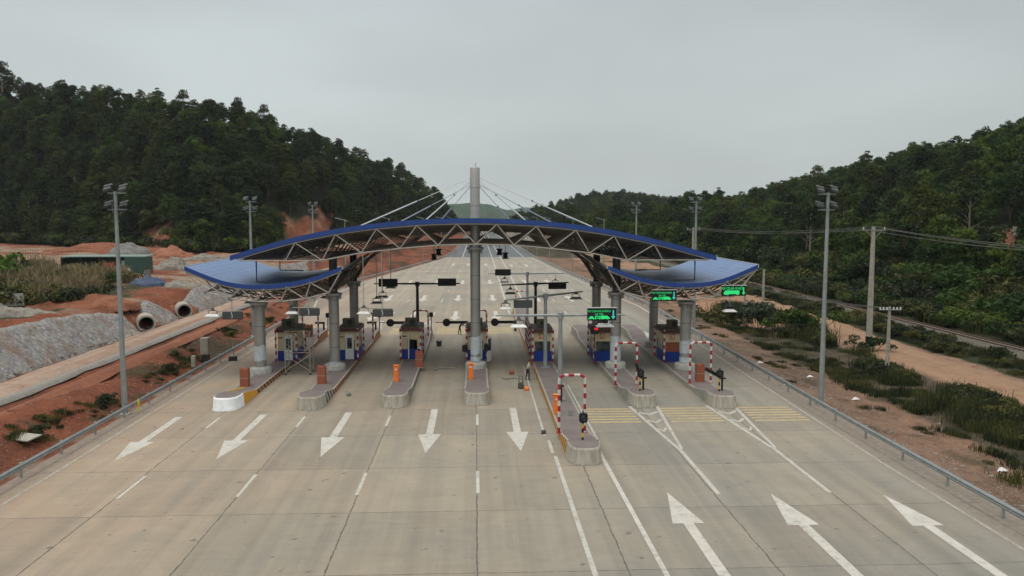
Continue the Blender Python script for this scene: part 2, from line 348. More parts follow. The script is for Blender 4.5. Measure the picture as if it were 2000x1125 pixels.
# ------------------------------------------------------------------ terrain
def U(px): return math.tan(math.atan((px - 1000) / 1562.) + R(2.602))
def hill(rows, th):
    return dict(u=[U(r[0]) for r in rows], rb=[r[1] for r in rows], rr=[r[2] for r in rows],
                zr=[13 + (420 - r[3]) / 1555. * r[2] * (.999 + .0454 * U(r[0])) - th for r in rows])
HILLS = dict(
 left=hill([(-520,250,350,150),(-200,250,350,150),(0,255,350,168),(130,235,330,180),(300,212,310,198),(400,196,290,222),(520,212,300,250),(620,245,330,278),(700,290,370,310),(760,330,400,326),(800,370,430,350),(850,430,500,376),(878,500,560,408),(893,520,580,436)], 3.6),
 right=hill([(1120,300,360,440),(1180,290,350,436),(1260,270,350,430),(1325,250,350,408),(1350,235,350,386),(1430,208,340,384),(1530,178,320,362),(1640,150,300,336),(1700,138,280,318),(1800,122,258,296),(1900,110,232,268),(2000,100,210,245),(2200,85,190,215),(2700,60,160,190)], 5),
 mid=hill([(1010,520,640,440),(1045,480,640,412),(1090,470,650,402),(1150,460,680,388),(1200,450,700,380),(1260,450,700,383),(1300,450,700,390),(1345,450,700,388),(1500,450,700,396)], 5),
 far=hill([(500,1100,2000,420),(700,1100,2000,404),(860,1050,1950,400),(930,1000,1900,396),(960,1000,1950,401),(1000,1000,1900,412),(1030,1000,1900,424),(1060,1000,1900,436)], 0),
 farther=hill([(940,2300,3600,425),(980,2300,3600,412),(1020,2300,3600,405),(1050,2300,3600,405),(1100,2300,3600,400),(1200,2300,3600,402),(1500,2300,3600,410)], 0))
def hz(h, x, y, withs=False):
    u = x / y; us = h['u']
    if u < us[0] - .03 or u > us[-1] + .03 or y < 40: return (-9, -1) if withs else -9
    rb, rr, zr = (float(np.interp(u, us, h[k])) for k in ('rb', 'rr', 'zr'))
    s = (y - rb) / (rr - rb)
    if s < 0: return (-9, s) if withs else -9
    f = (s * s * 2.2 if s < .2 else .088 + (s - .2) * 1.14) if s < 1 else 1 - (s - 1) * .55
    f = max(f, 0) * smooth(us[0] - .03, us[0] + .005, u) * (1 - smooth(us[-1] - .005, us[-1] + .03, u))
    n = (noise.fractal(Vector((x * .02, y * .02, 3)), 1., 2., 4) * 4) * min(1, s * 3)
    z = 1.5 + (zr - 1.5) * f + n
    return (z, s) if withs else z
LP = [(-37.8, 3.4), (-35.0, 1.0), (-26.8, 1.0), (-23.6, -.12), (-23.0, -.12)]
def edgeL(y): return interp(y, [(0, -22.9), (105, -22.9), (122, -25.4), (156, -22.9), (195, -16.6), (243, -9.6), (290, -7.4), (900, -5.5)])
def edgeR(y): return interp(y, [(0, 23.1), (75, 23.7), (112, 24.6), (172, 20.8), (244, 18.0), (300, 17.5), (900, 16.)])
def gz(x, y):
    n = noise.fractal(Vector((x * .13, y * .13, 0)), .85, 2., 6)
    if x < edgeL(y):
        d = edgeL(y) + 22.9                       # the whole verge moves with the plaza edge
        xx = x - d * smooth(-40, -28, x)
        z = interp(xx, [(-400, 6), (-120, 4), (-60, 3.7)] + LP)
        amp = smooth(0, 2.5, edgeL(y) - x) * (.10 if -35 < x < -29.2 else .32)
        if x < -38: amp = .55
        cr_ = math.exp(-((xx + 26.6) / 1.3) ** 2) * .5 * noise.noise(Vector((y * .15, 5, 1)))
        z += n * amp + cr_ - .1
    elif x > edgeR(y):
        z = interp(x - edgeR(y), [(0, -.12), (1.2, -.2), (7, -.95), (400, -1)]) + n * smooth(.5, 4, x - edgeR(y)) * (.08 if 39 < x < 46.5 or 52 < x < 58 else .28) - .05
    else: z = -.12
    for h in HILLS.values(): z = max(z, hz(h, x, y))
    return z
def axis(lo, hi, fine_lo, fine_hi, fine, grow):
    a = list(np.arange(fine_lo, fine_hi, fine)); st = fine
    while a[-1] < hi: st *= grow; a.append(a[-1] + st)
    b = []; q = fine_lo; st = fine
    while q > lo: st *= grow; q -= st; b.append(q)
    return b[::-1] + a
RED = (.185, .066, .037); DRED = (.10, .040, .026); BROWN = (.16, .105, .072); GREEN = (.028, .034, .017); OLIVE = (.055, .052, .028); PALE = (.25, .185, .13); FOREST = (.014, .017, .009); ROCK = (.30, .25, .20)
def lerp(a, b, t_): return tuple(p + (q - p) * t_ for p, q in zip(a, b))
def tint(x, y):
    n = noise.fractal(Vector((x * .09, y * .09, 9)), 1., 2., 5); n2 = noise.fractal(Vector((x * .35, y * .35, 2)), 1., 2., 4); a = 0.
    hs_ = {k: hz(h, x, y, True) for k, h in HILLS.items()}
    if hs_['farther'][1] > 0 and hs_['farther'][0] > -1: return (.03, .055, .035, 0)
    if hs_['far'][1] > 0 and hs_['far'][0] > -1: return (*lerp((.035, .06, .035), (.09, .075, .06) if n > .15 and hs_['far'][1] < .45 else (.045, .075, .042), smooth(-.2, .4, n + n2 * .5)), 0)
    u = x / y
    if hs_['left'][1] > -.06:
        s = hs_['left'][1]
        c = lerp(RED, FOREST, smooth(.0, .10, s + n * .08))
        if bare(x, y, n * 1.): c = lerp(lerp(RED, (.25, .15, .09), smooth(-.1, .4, n2)), (.05, .045, .022), smooth(.08, .3, noise.noise(Vector((x * .16, y * .16, 40))) + n2 * .3)); a = .5
        return (*c, a)
    if hs_['right'][1] > -.02: return (*(lerp(RED, BROWN, .4) if bare(x, y, n) else lerp(OLIVE if n > .1 else GREEN, FOREST, smooth(.02, .12, hs_['right'][1]))), 0)
    if hs_['mid'][1] > 0: return (*FOREST, 0)
    if x < 0:
        if x > edgeL(y) - .9: return (*lerp((.24, .19, .15), RED, smooth(-.1, .5, n2 + (.3 if x < edgeL(y) - .5 else -.2))), .8)
        if x > -37.9:
            c = lerp(RED, DRED, smooth(-.1, .5, n)); 
            if x > -27: c = lerp(c, OLIVE, smooth(.22, .4, n2 + n * .5) * .8)
            return (*c, .35)
        c = lerp(RED, PALE, smooth(.0, .5, n + (.35 if y > 98 else 0)))
        if x < -41 and y < 118: c = lerp(c, OLIVE, smooth(-.25, .25, n + .2))
        return (*c, .5)
    if x < edgeR(y) + 1.2: return (.20, .175, .145, .8)
    if x < 31 and y < 260:
        c = lerp((.205, .125, .085), (.15, .10, .07), smooth(-.2, .4, n)); c = lerp(c, OLIVE, smooth(.25, .5, n2 + n * .3 + (x - 29) * .02) * .7); return (*c, .75)
    if y > 98 and x < 45 and y < 260: return (*lerp((.29, .17, .11), OLIVE, smooth(0, .4, n)), .6)
    if x < 39: return (*lerp((.085, .066, .045), (.04, .04, .022), smooth(-.25, .35, n2 + n * .4)), .5)
    if 39 < x < 47: return (.25, .16, .11, .3)
    return (*lerp(GREEN, OLIVE, smooth(-.2, .4, n)), .1)
def bare(x, y, n=0.):
    u = x / y; z = hz(HILLS['left'], x, y) if x < 0 else 0; w = noise.fractal(Vector((x * .08, y * .08, 1)), 1., 2., 4) + n * .5
    return (-.248 < u + w * .015 < -.172 and y > 190 and z < 16.5 + w * 5 - abs(u + .215) * 110) or (-.425 < u + w * .02 < -.372 and 190 < y < 240 and z < 9) or (.645 < u + w * .012 < .72 and 118 < y < 142) or (-.125 < u < -.085 and 280 < y < 420 and z < 9)
def ground():
    xs = axis(-2500, 2500, -62, 62, .7, 1.06); ys = axis(-60, 4600, 26, 140, .7, 1.033)
    vs = [(x, y, gz(x, y) if y > 5 else -.5) for y in ys for x in xs]; w = len(xs)
    fs = [(j*w + i, j*w + i + 1, (j+1)*w + i + 1, (j+1)*w + i) for j in range(len(ys)-1) for i in range(w-1)]
    me = bpy.data.meshes.new('ground'); me.from_pydata(vs, [], fs); me.materials.append(M['terrain'])
    ca = me.color_attributes.new('tint', 'FLOAT_COLOR', 'POINT')
    cols = []
    for y in ys:
        for x in xs: cols += (tint(x, max(y, 6.)))
    ca.data.foreach_set('color', cols); me.shade_smooth()
    o = bpy.data.objects.new('ground', me); C.objects.link(o); tag(o, kind='structure')
ground()
def struct(mb, name, mat, **k): return tag(mb.build(name, mat, **k), kind='structure')

# concrete plaza, asphalt highway, service road, dirt road
def strip(name, mat, fl, fr, ys, z=0., thick=0.):
    m = MB(); vs = []; 
    for y in ys: vs += [(fl(y), y, z(fl(y), y) if callable(z) else z), (fr(y), y, z(fr(y), y) if callable(z) else z)]
    m.add(vs, [(2*i, 2*i+1, 2*i+3, 2*i+2) for i in range(len(ys)-1)]); return struct(m, name, mat)
yy = [5, 20, 40, 60, 80, 105, 112, 122, 140, 156, 172, 195, 220, 243, 246.5]
strip('plaza_pavement', 'plaza_concrete', lambda y: edgeL(y) + .0, lambda y: edgeR(y) - .0, yy)
strip('highway', 'asphalt', edgeL, edgeR, [246.5, 290, 400, 600, 900])
def ribbon(name, mat, xl, xr, ys, dz=.12, n=4):
    m = MB(); w = n + 1; vs = []
    for y in ys:
        a = xl(y) + .35 * noise.noise(Vector((y * .25, 1, 0))); b = xr(y) + .35 * noise.noise(Vector((y * .25, 7, 0)))
        for k in range(w):
            x = a + (b - a) * k / n
            z = 1.02 if x < 0 else gz(x, y) + .0
            vs.append((x, y, z + dz - (.25 if k in (0, n) else 0)))
    m.add(vs, [(j*w + i, j*w + i + 1, (j+1)*w + i + 1, (j+1)*w + i) for j in range(len(ys)-1) for i in range(n)]); return struct(m, name, mat, smooth=180)
YS = list(np.arange(26, 230, 2.))
ribbon('service_road', 'service_track', lambda y: -34.0, lambda y: -31.0, YS, .20, 6)
ribbon('service_road_slab', 'fresh_slab', lambda y: -30.9, lambda y: -29.9, YS, .24)
ribbon('earth_track', 'red_track', lambda y: -29.2, lambda y: -27.4, YS, .12)
ribbon('dirt_road', 'dirt_track', lambda y: interp(y, [(40, 37.5), (60, 39.0), (75, 40), (120, 44), (200, 46)]), lambda y: interp(y, [(40, 46), (75, 45.8), (120, 49), (200, 50)]), YS, .16, 6)

# painted markings, sheets 4 mm above the concrete
def arrow(m, x, tip, head, tail, hw=.68, sw=.22, sk=0.):
    s_ = 1 if head > tip else -1
    m.sheet([(x, tip), (x + hw, head), (x + sw, head), (x + sw, tail), (x - sw, tail), (x - sw, head), (x - hw, head)][::s_], .006)
m = MB()
for x, t0, t1, t2 in ((-19.2, 42.0, 45.7, 51.4), (-13.9, 42.2, 45.8, 51.8), (-8.42, 42.4, 46.2, 52.1), (-2.8, 42.8, 46.6, 52.7), (2.45, 43.0, 46.9, 52.9)): arrow(m, x, t0, t1, t2)
for x, t0, t1, t2 in ((8.95, 36.1, 32.3, 24.), (13.75, 35.7, 31.9, 24.), (18.95, 35.3, 31.6, 24.)): arrow(m, x, t0, t1, t2)
struct(m, 'lane_arrow_marking', 'mark_white')
m = MB()
for x in (-16.55, -11.1, -5.6, .05):
    for a, b in ((36.4, 39.6), (48.6, 51.2), (24.6, 27.6)): 
        if a > 30: m.sheet([(x - .08, a), (x + .08, a), (x + .08, b), (x - .08, b)], .006)
m.sheet([(6.83, 20), (7.03, 20), (6.86, 44), (6.64, 44)], .006)
struct(m, 'lane_line_marking', 'mark_white')
m = MB()
m.sheet([(4.2, 20), (4.4, 20), (4.36, 42), (4.16, 42)], .006); m.sheet([(4.08, 42.5), (4.26, 42.5), (4.26, 45), (4.08, 45)], .006)
m.sheet([(3.95, 46), (4.1, 46), (4.12, 68), (4.02, 68)], .006)
m.sheet([(6.95, 44.5), (7.1, 44.5), (7.05, 60), (6.95, 60)], .006)
m.sheet([(17.0, 88.5), (17.3, 88.5), (18.9, 79), (18.0, 79)], .006)
struct(m, 'faded_line_marking', 'mark_faded'); m = MB()
for sx_, pl in ((1, [(20, 21.28), (40, 21.35), (75, 22.4), (105, 23.1)]), (-1, [(20, 21.4), (41, 21.35), (75, 21.6), (105, 21.6)])):
    for (a, xa), (b, xb) in zip(pl, pl[1:]): m.sheet([(sx_*xa - .08, a), (sx_*xa + .08, a), (sx_*xb + .08, b), (sx_*xb - .08, b)], .006)
struct(m, 'edge_line_marking', 'mark_edge'); m = MB()
for xc in (11.3, 16.6):                       # chevron gores ahead of the two right islands
    m.sheet([(xc - 1.0, 53), (xc - .74, 53), (xc + .06, 43), (xc - .14, 43)], .006); m.sheet([(xc + .9, 53), (xc + 1.14, 53), (xc + .22, 43), (xc + .06, 43)], .006)
    m.sheet([(xc - .10, 35.7), (xc + .10, 35.7), (xc + .12, 42.98), (xc - .10, 42.98)], .006)
    for yb, hw in ((51.2, .68), (49.2, .5), (47.2, .32)):
        m.sheet([(xc - hw, yb), (xc, yb - .7), (xc + hw, yb), (xc + hw, yb + .35), (xc, yb - .35), (xc - hw, yb + .35)], .006)
for xc in (-17.2, -11.6, -5.8):                # gores behind the left islands
    m.sheet([(xc - 1., 88), (xc - .8, 88), (xc + .1, 99), (xc - .1, 99)], .006); m.sheet([(xc + .8, 88), (xc + 1., 88), (xc + .1, 99), (xc - .1, 99)], .006)
    for yb in (90, 92, 94): m.sheet([(xc - .75 + (yb-90)*.07, yb), (xc + .75 - (yb-90)*.07, yb + .8), (xc + .75 - (yb-90)*.07, yb + 1.2), (xc - .75 + (yb-90)*.07, yb + .4)], .006)
m.sheet([(18.2, 92), (18.6, 92), (19.6, 78), (18.0, 78)], .006)
struct(m, 'faded_line_marking', 'mark_faded')
m = MB()
for k in range(6):
    y0 = 48.7 + k * .68
    for a, b in ((7.2, 10.4 + .0 * k), (12.3, 15.7), (17.7, 21.2)): m.sheet([(a, y0), (b, y0), (b, y0 + .36), (a, y0 + .36)], .005)
for k in range(6):
    y0 = 86.8 + k * .85
    for a, b in ((-20.5, -18), (-15.5, -12.4), (-9.6, -6.4), (-4.4, -1.2), (1.2, 4.1)): m.sheet([(a, y0), (b, y0), (b, y0 + .62), (a, y0 + .62)], .005)
struct(m, 'rumble_strip_marking', 'mark_yellow')
# rear plaza markings: arrows, dashes and the tapering edge lines
m = MB()
for r_, xs_ in ((98, (-13.2, -8.2, -2.7, 2.6)), (120, (-13.6, -8.2, -2.8, 2.6)), (150, (-12.8, -7.6, -2.6, 2.7)), (205, (-6, -2., 2.6))):
    for x in xs_: arrow(m, x, r_, r_ + 3.6, r_ + 9.5, .75, .27)
for r_, xs_ in ((128, (9.6, 14.6)), (160, (9.6, 14)), (210, (9.2, 13))):
    for x in xs_: arrow(m, x, r_, r_ - 3.6, r_ - 9., .75, .26)
for x0, x1 in ((-16.6, -7.), (-11.1, -4.4), (-5.6, -2.), (0.1, .6), (12, 10.8), (17.5, 14.)):
    for k in range(9):
        a = 103 + k * 16; q = (a - 103) / 143; xa = x0 + (x1 - x0) * q; m.sheet([(xa - .09, a), (xa + .09, a), (xa + .09 + (x1-x0)*.03, a + 4), (xa - .09 + (x1-x0)*.03, a + 4)], .006)
def line(m, pts, w, z=.006):
    for (a, xa), (b, xb) in zip(pts, pts[1:]): m.sheet([(xa - w, a), (xa + w, a), (xb + w, b), (xb - w, b)], z)
line(m, [(104, 4.4), (180, 4.75), (246.5, 5.0), (330, 5.1), (900, 5.3)], .11); line(m, [(108, 7.0), (180, 7.45), (246.5, 7.6), (330, 7.5), (900, 7.4)], .11)
line(m, [(y, edgeL(y) + 1.2) for y in (112, 122, 156, 195, 243)], .1); line(m, [(y, edgeR(y) - 1.3) for y in (105, 112, 172, 244)], .1)
line(m, [(247, -4.15), (320, -3.9), (900, -3.)], .12); line(m, [(247, 14.8), (320, 14.8), (900, 14.)], .12)
struct(m, 'far_lane_marking', 'mark_white')

# ------------------------------------------------------------------ guard rails
def wprofile():
    return [(.0, -.155), (.035, -.12), (.075, -.06), (.0, -.01), (.0, .01), (.075, .06), (.035, .12), (.0, .155)]
def rail(pts, side, label, posts, z0=.62, name='guard_rail', base=None):
    root = thing(name, (pts[0][0], pts[0][1], 0), label, 'guard rail'); ox, oy = pts[0]
    m = MB(); pr = wprofile(); n = len(pr); vs = []
    for (x, y) in pts:
        g_ = base or 0
        for (dx_, dz_) in pr: vs.append((x - ox - side * dx_, y - oy, z0 + dz_ + g_))
    m.add(vs, [(i*n + k, i*n + k + 1, (i+1)*n + k + 1, (i+1)*n + k) for i in range(len(pts)-1) for k in range(n-1)])
    m.build('rail_beam', 'galv', root)
    cum = [0]
    for a, b in zip(pts, pts[1:]): cum.append(cum[-1] + math.dist(a, b))
    d = posts / 2; pm = None; cnt = 0
    while d < cum[-1] and cnt < 95:
        i = max(k for k in range(len(cum)) if cum[k] <= d); i = min(i, len(pts) - 2)
        q = (d - cum[i]) / (cum[i+1] - cum[i]); x = pts[i][0] + (pts[i+1][0] - pts[i][0]) * q; y = pts[i][1] + (pts[i+1][1] - pts[i][1]) * q
        if pm is None:
            mm = MB(); mm.tube([(0, 0, -.35), (0, 0, .78)], .065, 8); mm.box((-side * .06, 0, .60), (.10, .14, .2)); pm = mm.build('post', 'galv', root); o = pm
        else: o = pm.copy(); C.objects.link(o); o.parent = root
        o.location = (x - ox + side * .11, y - oy, (base or 0)); d += posts; cnt += 1
    return root
rail([(-22.5, 26), (-22.55, 60), (-22.6, 105), (-25.1, 122), (-22.6, 156), (-16.2, 195), (-9.3, 243), (-7.1, 290)], -1, 'long galvanised guard rail along the left edge of the plaza beside red earth', 3.9)
rail([(22.45, 22), (22.6, 45), (23.3, 75), (24.2, 112), (20.4, 172), (17.7, 244), (17.2, 300)], 1, 'long galvanised guard rail along the right edge of the plaza beside stony ground', 4.1)
m1 = rail([(5.9, 320), (6.0, 600), (6.1, 860)], 1, 'left white crash barrier of the central reserve far down the highway', 8, name='median_barrier')
m2 = rail([(6.9, 320), (6.9, 600), (6.9, 860)], -1, 'right white crash barrier of the central reserve far down the highway', 8, name='median_barrier')

# ------------------------------------------------------------------ toll canopy
can = thing('toll_canopy', (0, 65, 0), 'blue roofed cable stayed toll canopy with arched centre and two dished wings', 'toll canopy')
OY = 65.
def P(x, y, z): return (x, y - OY, z)
YF, YB = 62.8, 78.6; PL = [YF + (YB - YF) * k / 7 for k in range(8)]
TOP = [(-19.1, 9.83), (-14.7, 11.1), (-10.95, 11.89), (-7.8, 12.32), (-4.6, 12.6), (-1.5, 12.72), (1.6, 12.70), (4.79, 12.53), (7.9, 12.22), (10.97, 11.75), (14.7, 10.95), (19.2, 9.74)]
def spline(tb, x):
    xs_ = [p[0] for p in tb]
    for i in range(len(tb) - 1):
        if x <= tb[i+1][0] or i == len(tb) - 2: break
    p0 = tb[max(i-1, 0)]; p1 = tb[i]; p2 = tb[i+1]; p3 = tb[min(i+2, len(tb)-1)]
    q = (x - p1[0]) / (p2[0] - p1[0]); m_1 = (p2[1] - p0[1]) / (p2[0] - p0[0]); m_2 = (p3[1] - p1[1]) / (p3[0] - p1[0]); d = p2[0] - p1[0]
    return (2*q**3 - 3*q*q + 1) * p1[1] + (q**3 - 2*q*q + q) * d * m_1 + (-2*q**3 + 3*q*q) * p2[1] + (q**3 - q*q) * d * m_2
def topz(x, y): return spline(TOP, x) - .85 * (y - YF) / (YB - YF)
BOT = [(-18.4, 9.47), (-14.9, 9.47), (-12.0, 9.47), (-8.95, 10.05), (-5.95, 10.38), (-2.95, 10.63), (0.02, 10.71), (3., 10.63), (6., 10.36), (9., 10.0), (12.05, 9.42), (14.9, 9.42), (18.5, 9.42)]
UPN = [-14.07, -10.94, -7.76, -4.61, -1.49, 1.65, 4.79, 7.92, 10.98, 14.18]
def roof(name, fz, x0, x1, n, th, matf):
    m = MB(); xs_ = [x0 + (x1 - x0) * k / n for k in range(n + 1)]; rows = []
    ys_ = [YF, YB]
    vs = []; 
    for x in xs_: vs += [P(x, YF, fz(x, YF)), P(x, YB, fz(x, YB)), P(x, YB, fz(x, YB) - .10), P(x, YF + .12, fz(x, YF) - .10)]
    for k in range(4): m.mat(1 if k == 2 else 0).add(vs, []); m.f += [tuple(q + len(m.v) - len(vs) for q in (4*i + k, 4*i + (k+1) % 4, 4*i + 4 + (k+1) % 4, 4*i + 4 + k)) for i in range(n)]; m.m += [m.k] * n
    r_ = m.build(name, ['roof_blue', 'roof_under_shade'], can, smooth=40)
    m = MB(); vs = []
    for x in xs_: vs += [P(x, YF - .05, fz(x, YF) + .03), P(x, YF - .002, fz(x, YF) + .03), P(x, YF - .002, fz(x, YF) - th), P(x, YF - .05, fz(x, YF) - th)]
    m.add(vs, [(4*i + k, 4*i + (k+1) % 4, 4*i + 4 + (k+1) % 4, 4*i + 4 + k) for i in range(n) for k in range(4)] + [(0, 1, 2, 3), (4*n, 4*n+1, 4*n+2, 4*n+3)])
    m.build('fascia', 'fascia_blue', r_, smooth=40)
    m = MB()
    for xe in (x0, x1): m.box((xe + (.04 if xe == x1 else -.04), (YF + YB) / 2 - OY, 0), (.01, .01, .01))
    m = MB(); 
    for xe, sg in ((x0, -1), (x1, 1)):
        a, b = P(xe, YF, fz(xe, YF)), P(xe, YB, fz(xe, YB))
        m.add([(a[0], a[1], a[2] + .05), (b[0], b[1], b[2] + .05), (b[0], b[1], b[2] - .22), (a[0], a[1], a[2] - .22), (a[0] + sg*.08, a[1], a[2] + .05), (b[0] + sg*.08, b[1], b[2] + .05), (b[0] + sg*.08, b[1], b[2] - .22), (a[0] + sg*.08, a[1], a[2] - .22)], [(0, 1, 2, 3), (4, 5, 6, 7), (0, 1, 5, 4), (3, 2, 6, 7), (0, 3, 7, 4), (1, 2, 6, 5)])
    m.build('edge_gutter', 'steel_pale', r_)
    return r_
roof('arch_roof', topz, -19.1, 19.2, 44, .36, None)
def truss(upper, lower, y, mat, zoff_u=0., r_=.052, web=None, name='roof_truss'):
    m = MB(); up = [P(x, y, z) for x, z in upper]; lo = [P(x, y, z) for x, z in lower]
    fr = y < YF + .3
    m.tube(up, r_, 6); m.tube(lo, r_, 6)
    for a, b in web: m.tube([P(*((a[0], y, a[1]))), P(*((b[0], y, b[1])))], r_ * .85, 5)
    for x, z in set(web_pts(web)): m.ball(P(x, y, z), r_ * 1.7)
    return m.build(name, mat, can)
def web_pts(w_): return [p for ab in w_ for p in ab]
def archtruss(y, mat):
    dz = -.85 * (y - YF) / (YB - YF) * 1.0
    uz = lambda x: spline(TOP, x) - .42 + dz
    upper = [(x, uz(x)) for x in np.linspace(-18.6, 18.7, 31)]
    lows = [(-18.4, 9.47 + min(0, dz * .2)), (-15.4, 9.45)] + BOT[2:11] + [(15.2, 9.42), (18.5, 9.42)]
    lo_nodes = [(-14.85, 9.46)] + BOT[2:11] + [(14.9, 9.42)]
    ups = [(x, uz(x)) for x in UPN]; web = []
    for i, u_ in enumerate(ups):
        if i < len(lo_nodes): web.append((lo_nodes[i], u_))
        if i + 1 < len(lo_nodes): web.append((u_, lo_nodes[i+1]))
    truss(upper, lows, y, mat, web=web)
for k, y in enumerate(PL): archtruss(y + (.04 if k == 0 else -.1 if k == 7 else 0), 'truss_paint' if k == 0 else 'truss_shaded')  # planes behind the front one take the paint darkened for shade
m = MB()
for x in UPN:
    m.tube([P(x, YF + .1, spline(TOP, x) - .42), P(x, YB, spline(TOP, x) - 1.27)], .06, 5)
    for k in range(7): # space-frame diagonals between planes
        a = PL[k]; b = PL[k+1]; z = spline(TOP, x) - .42 - .85 * k / 7
        m.tube([P(x, a, z), P(x - 1.5, b, spline(BOT, x - 1.5))], .045, 5); m.tube([P(x, a, z), P(x + 1.5, b, spline(BOT, x + 1.5))], .045, 5)
m.build('purlin_frame', 'truss_shaded', can)
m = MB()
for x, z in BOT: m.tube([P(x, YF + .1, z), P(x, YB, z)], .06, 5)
m.build('tie_frame', 'truss_shaded', can)
m = MB()   # purlins directly under the sheets
for x in np.arange(-18.5, 18.6, .95):
    z = spline(TOP, x) - .2; m.add([P(x - .04, YF + .25, z - .12), P(x + .04, YF + .25, z - .12), P(x + .04, YF + .25, z + .05), P(x - .04, YF + .25, z + .05), P(x - .04, YB - .1, z - .97), P(x + .04, YB - .1, z - .97), P(x + .04, YB - .1, z - .80), P(x - .04, YB - .1, z - .80)], [(0, 1, 2, 3), (4, 5, 6, 7), (0, 1, 5, 4), (1, 2, 6, 5), (2, 3, 7, 6), (3, 0, 4, 7)])
m.build('purlin', 'dark_steel', can)
# wings
WT = [(-22.6, 9.02), (-20.1, 8.0), (-18.4, 7.62), (-16.6, 7.53), (-14.8, 7.68), (-12.95, 8.06), (-10.5, 8.95)]
WL = [(-21.1, 7.02), (-19.25, 6.52), (-17.25, 6.25), (-15.3, 6.25), (-13.4, 6.45), (-11.55, 6.92)]
WU = [-22.5, -20.1, -18.38, -16.57, -14.79, -12.96, -10.6]
for sg in (-1, 1):
    wt = [(sg * x * -1 if sg > 0 else x, z) for x, z in WT]; wt.sort()
    f_ = lambda x, y, wt=wt: spline(wt, x)
    roof('wing_roof', f_, wt[0][0], wt[-1][0], 26, .30, None)
    mir = (lambda p: (-p[0], p[1])) if sg > 0 else (lambda p: p)
    for k, y in enumerate(PL):
        uz = lambda x: spline(WT, x) - .36
        upper = [mir((x, uz(x))) for x in np.linspace(-22.5, -10.6, 13)]; lower = [mir(p) for p in WL]
        ups = [(x, uz(x)) for x in WU]; web = [(mir(ups[0]), mir(WL[0]))]
        for i in range(6):
            web.append((mir(WL[i]), mir(ups[i+1])))
            if i < 5: web.append((mir(ups[i+1]), mir(WL[i+1])))
        web.append((mir(ups[0]), mir(WL[1])))
        truss(upper, lower, y + (.04 if k == 0 else -.08 if k == 7 else 0), 'truss_paint' if k == 0 else 'truss_shaded', web=web, r_=.06)
    m = MB()
    for x, z in WL: q = mir((x, z)); m.tube([P(q[0], YF + .1, q[1]), P(q[0], YB, q[1])], .055, 5)
    for x in WU: q = mir((x, spline(WT, x) - .36)); m.tube([P(q[0], YF + .1, q[1]), P(q[0], YB, q[1])], .055, 5)
    for i in range(6):
        for k in range(7):
            a = mir(WL[i]); b = mir((WU[i+1], spline(WT, WU[i+1]) - .36)); c_ = mir((WU[i], spline(WT, WU[i]) - .36))
            ym = PL[k]; m.tube([P(a[0], ym, a[1]), P(b[0], PL[k+1], b[1])], .04, 5); m.tube([P(c_[0], ym, c_[1]), P(a[0], PL[k+1], a[1])], .04, 5)
            m.ball(P(a[0], ym, a[1]), .13); m.ball(P(b[0], ym, b[1]), .12)
    m.build('space_frame', 'truss_shaded', can)
    m = MB()
    for x in np.arange(-22.2, -10.8, .85): z = spline(WT, x) - .2; q = mir((x, z)); m.box((q[0], (YF + YB) / 2 - OY, z), (.08, YB - YF - .5, .14))
    m.build('purlin', 'dark_steel', can)
    # raking struts from column collar up to the inner wing edge and the arch
    m = MB()
    for yc in (65.4, 76.2):
        for dy in (-2.2, -.8, .8, 2.2):
            a = mir((-11.6, 6.75)); b = mir((-10.4, 8.7)); c_ = mir((-9.0, 9.75))
            m.tube([P(a[0], yc, a[1]), P(b[0], yc + dy, b[1])], .07, 6); m.tube([P(b[0], yc + dy, b[1]), P(c_[0], yc + dy * 1.05, c_[1])], .07, 6)
        m.tube([P(mir((-10.4, 0))[0], yc - 2.4, 8.7), P(mir((-10.4, 0))[0], yc + 2.4, 8.7)], .08, 6)
    m.build('raking_strut', 'dark_steel', can)
def column(x, y, ztop, r_, wrap=None, upper=None, collar=True, base=.30):
    m = MB(); m.lathe(P(x, y, 0), [(r_, base), (r_, ztop)], 28)
    c = m.build('column', 'steel_col', can, smooth=40)
    z = base + 1.9
    while z < ztop - .3: m = MB(); m.lathe(P(x, y, 0), [(r_ + .001, z - .018), (r_ + .009, z - .012), (r_ + .009, z + .012), (r_ + .001, z + .018)], 28); m.build('seam_ring', 'dark_grey', c); z += 1.95
    m = MB(); rr = [(.86, .2), (.86, .72), (.80, .80), (.60, .86)]; m.lathe(P(x, y, 0), rr, 24)
    m.build('plinth', 'plinth_concrete', c, smooth=40)
    if collar:
        m = MB(); m.lathe(P(x, y, 0), [(r_ + .18, ztop - .18), (r_ + .28, ztop - .10), (r_ + .28, ztop + .04), (r_ + .18, ztop + .06)], 24)
        for k in range(8): a = k * math.pi / 4; m.box(P(x + (r_+.1) * math.cos(a), y + (r_+.1) * math.sin(a), ztop - .32), (.22, .03, .28), rz=a)
        m.build('collar', 'steel_col', c)
    if upper:
        m = MB(); m.lathe(P(x, y, 0), [(.33, ztop + .05), (.33, upper)], 20); m.build('upper_shaft', 'dark_steel' if upper > 9 else 'steel_col', c, smooth=40)
    for a, b in (wrap or []):
        m = MB(); n = 26; rows = 12; vs = []
        for i in range(rows + 1):
            for k in range(n):
                th = 2 * math.pi * k / n; zz = a + (b - a) * i / rows + (.12 * noise.noise(Vector((th * 3, a, 0))) if i in (0, rows) else 0)
                rr_ = r_ + .018 + .03 * abs(noise.noise(Vector((math.cos(th) * 3, math.sin(th) * 3, zz * 3 + x))))
                vs.append(P(x + rr_ * math.cos(th), y + rr_ * math.sin(th), zz))
        m.add(vs, [(i*n + k, i*n + (k+1) % n, (i+1)*n + (k+1) % n, (i+1)*n + k) for i in range(rows) for k in range(n)])
        m.build('protective_wrap', 'wrap', c)
    return c
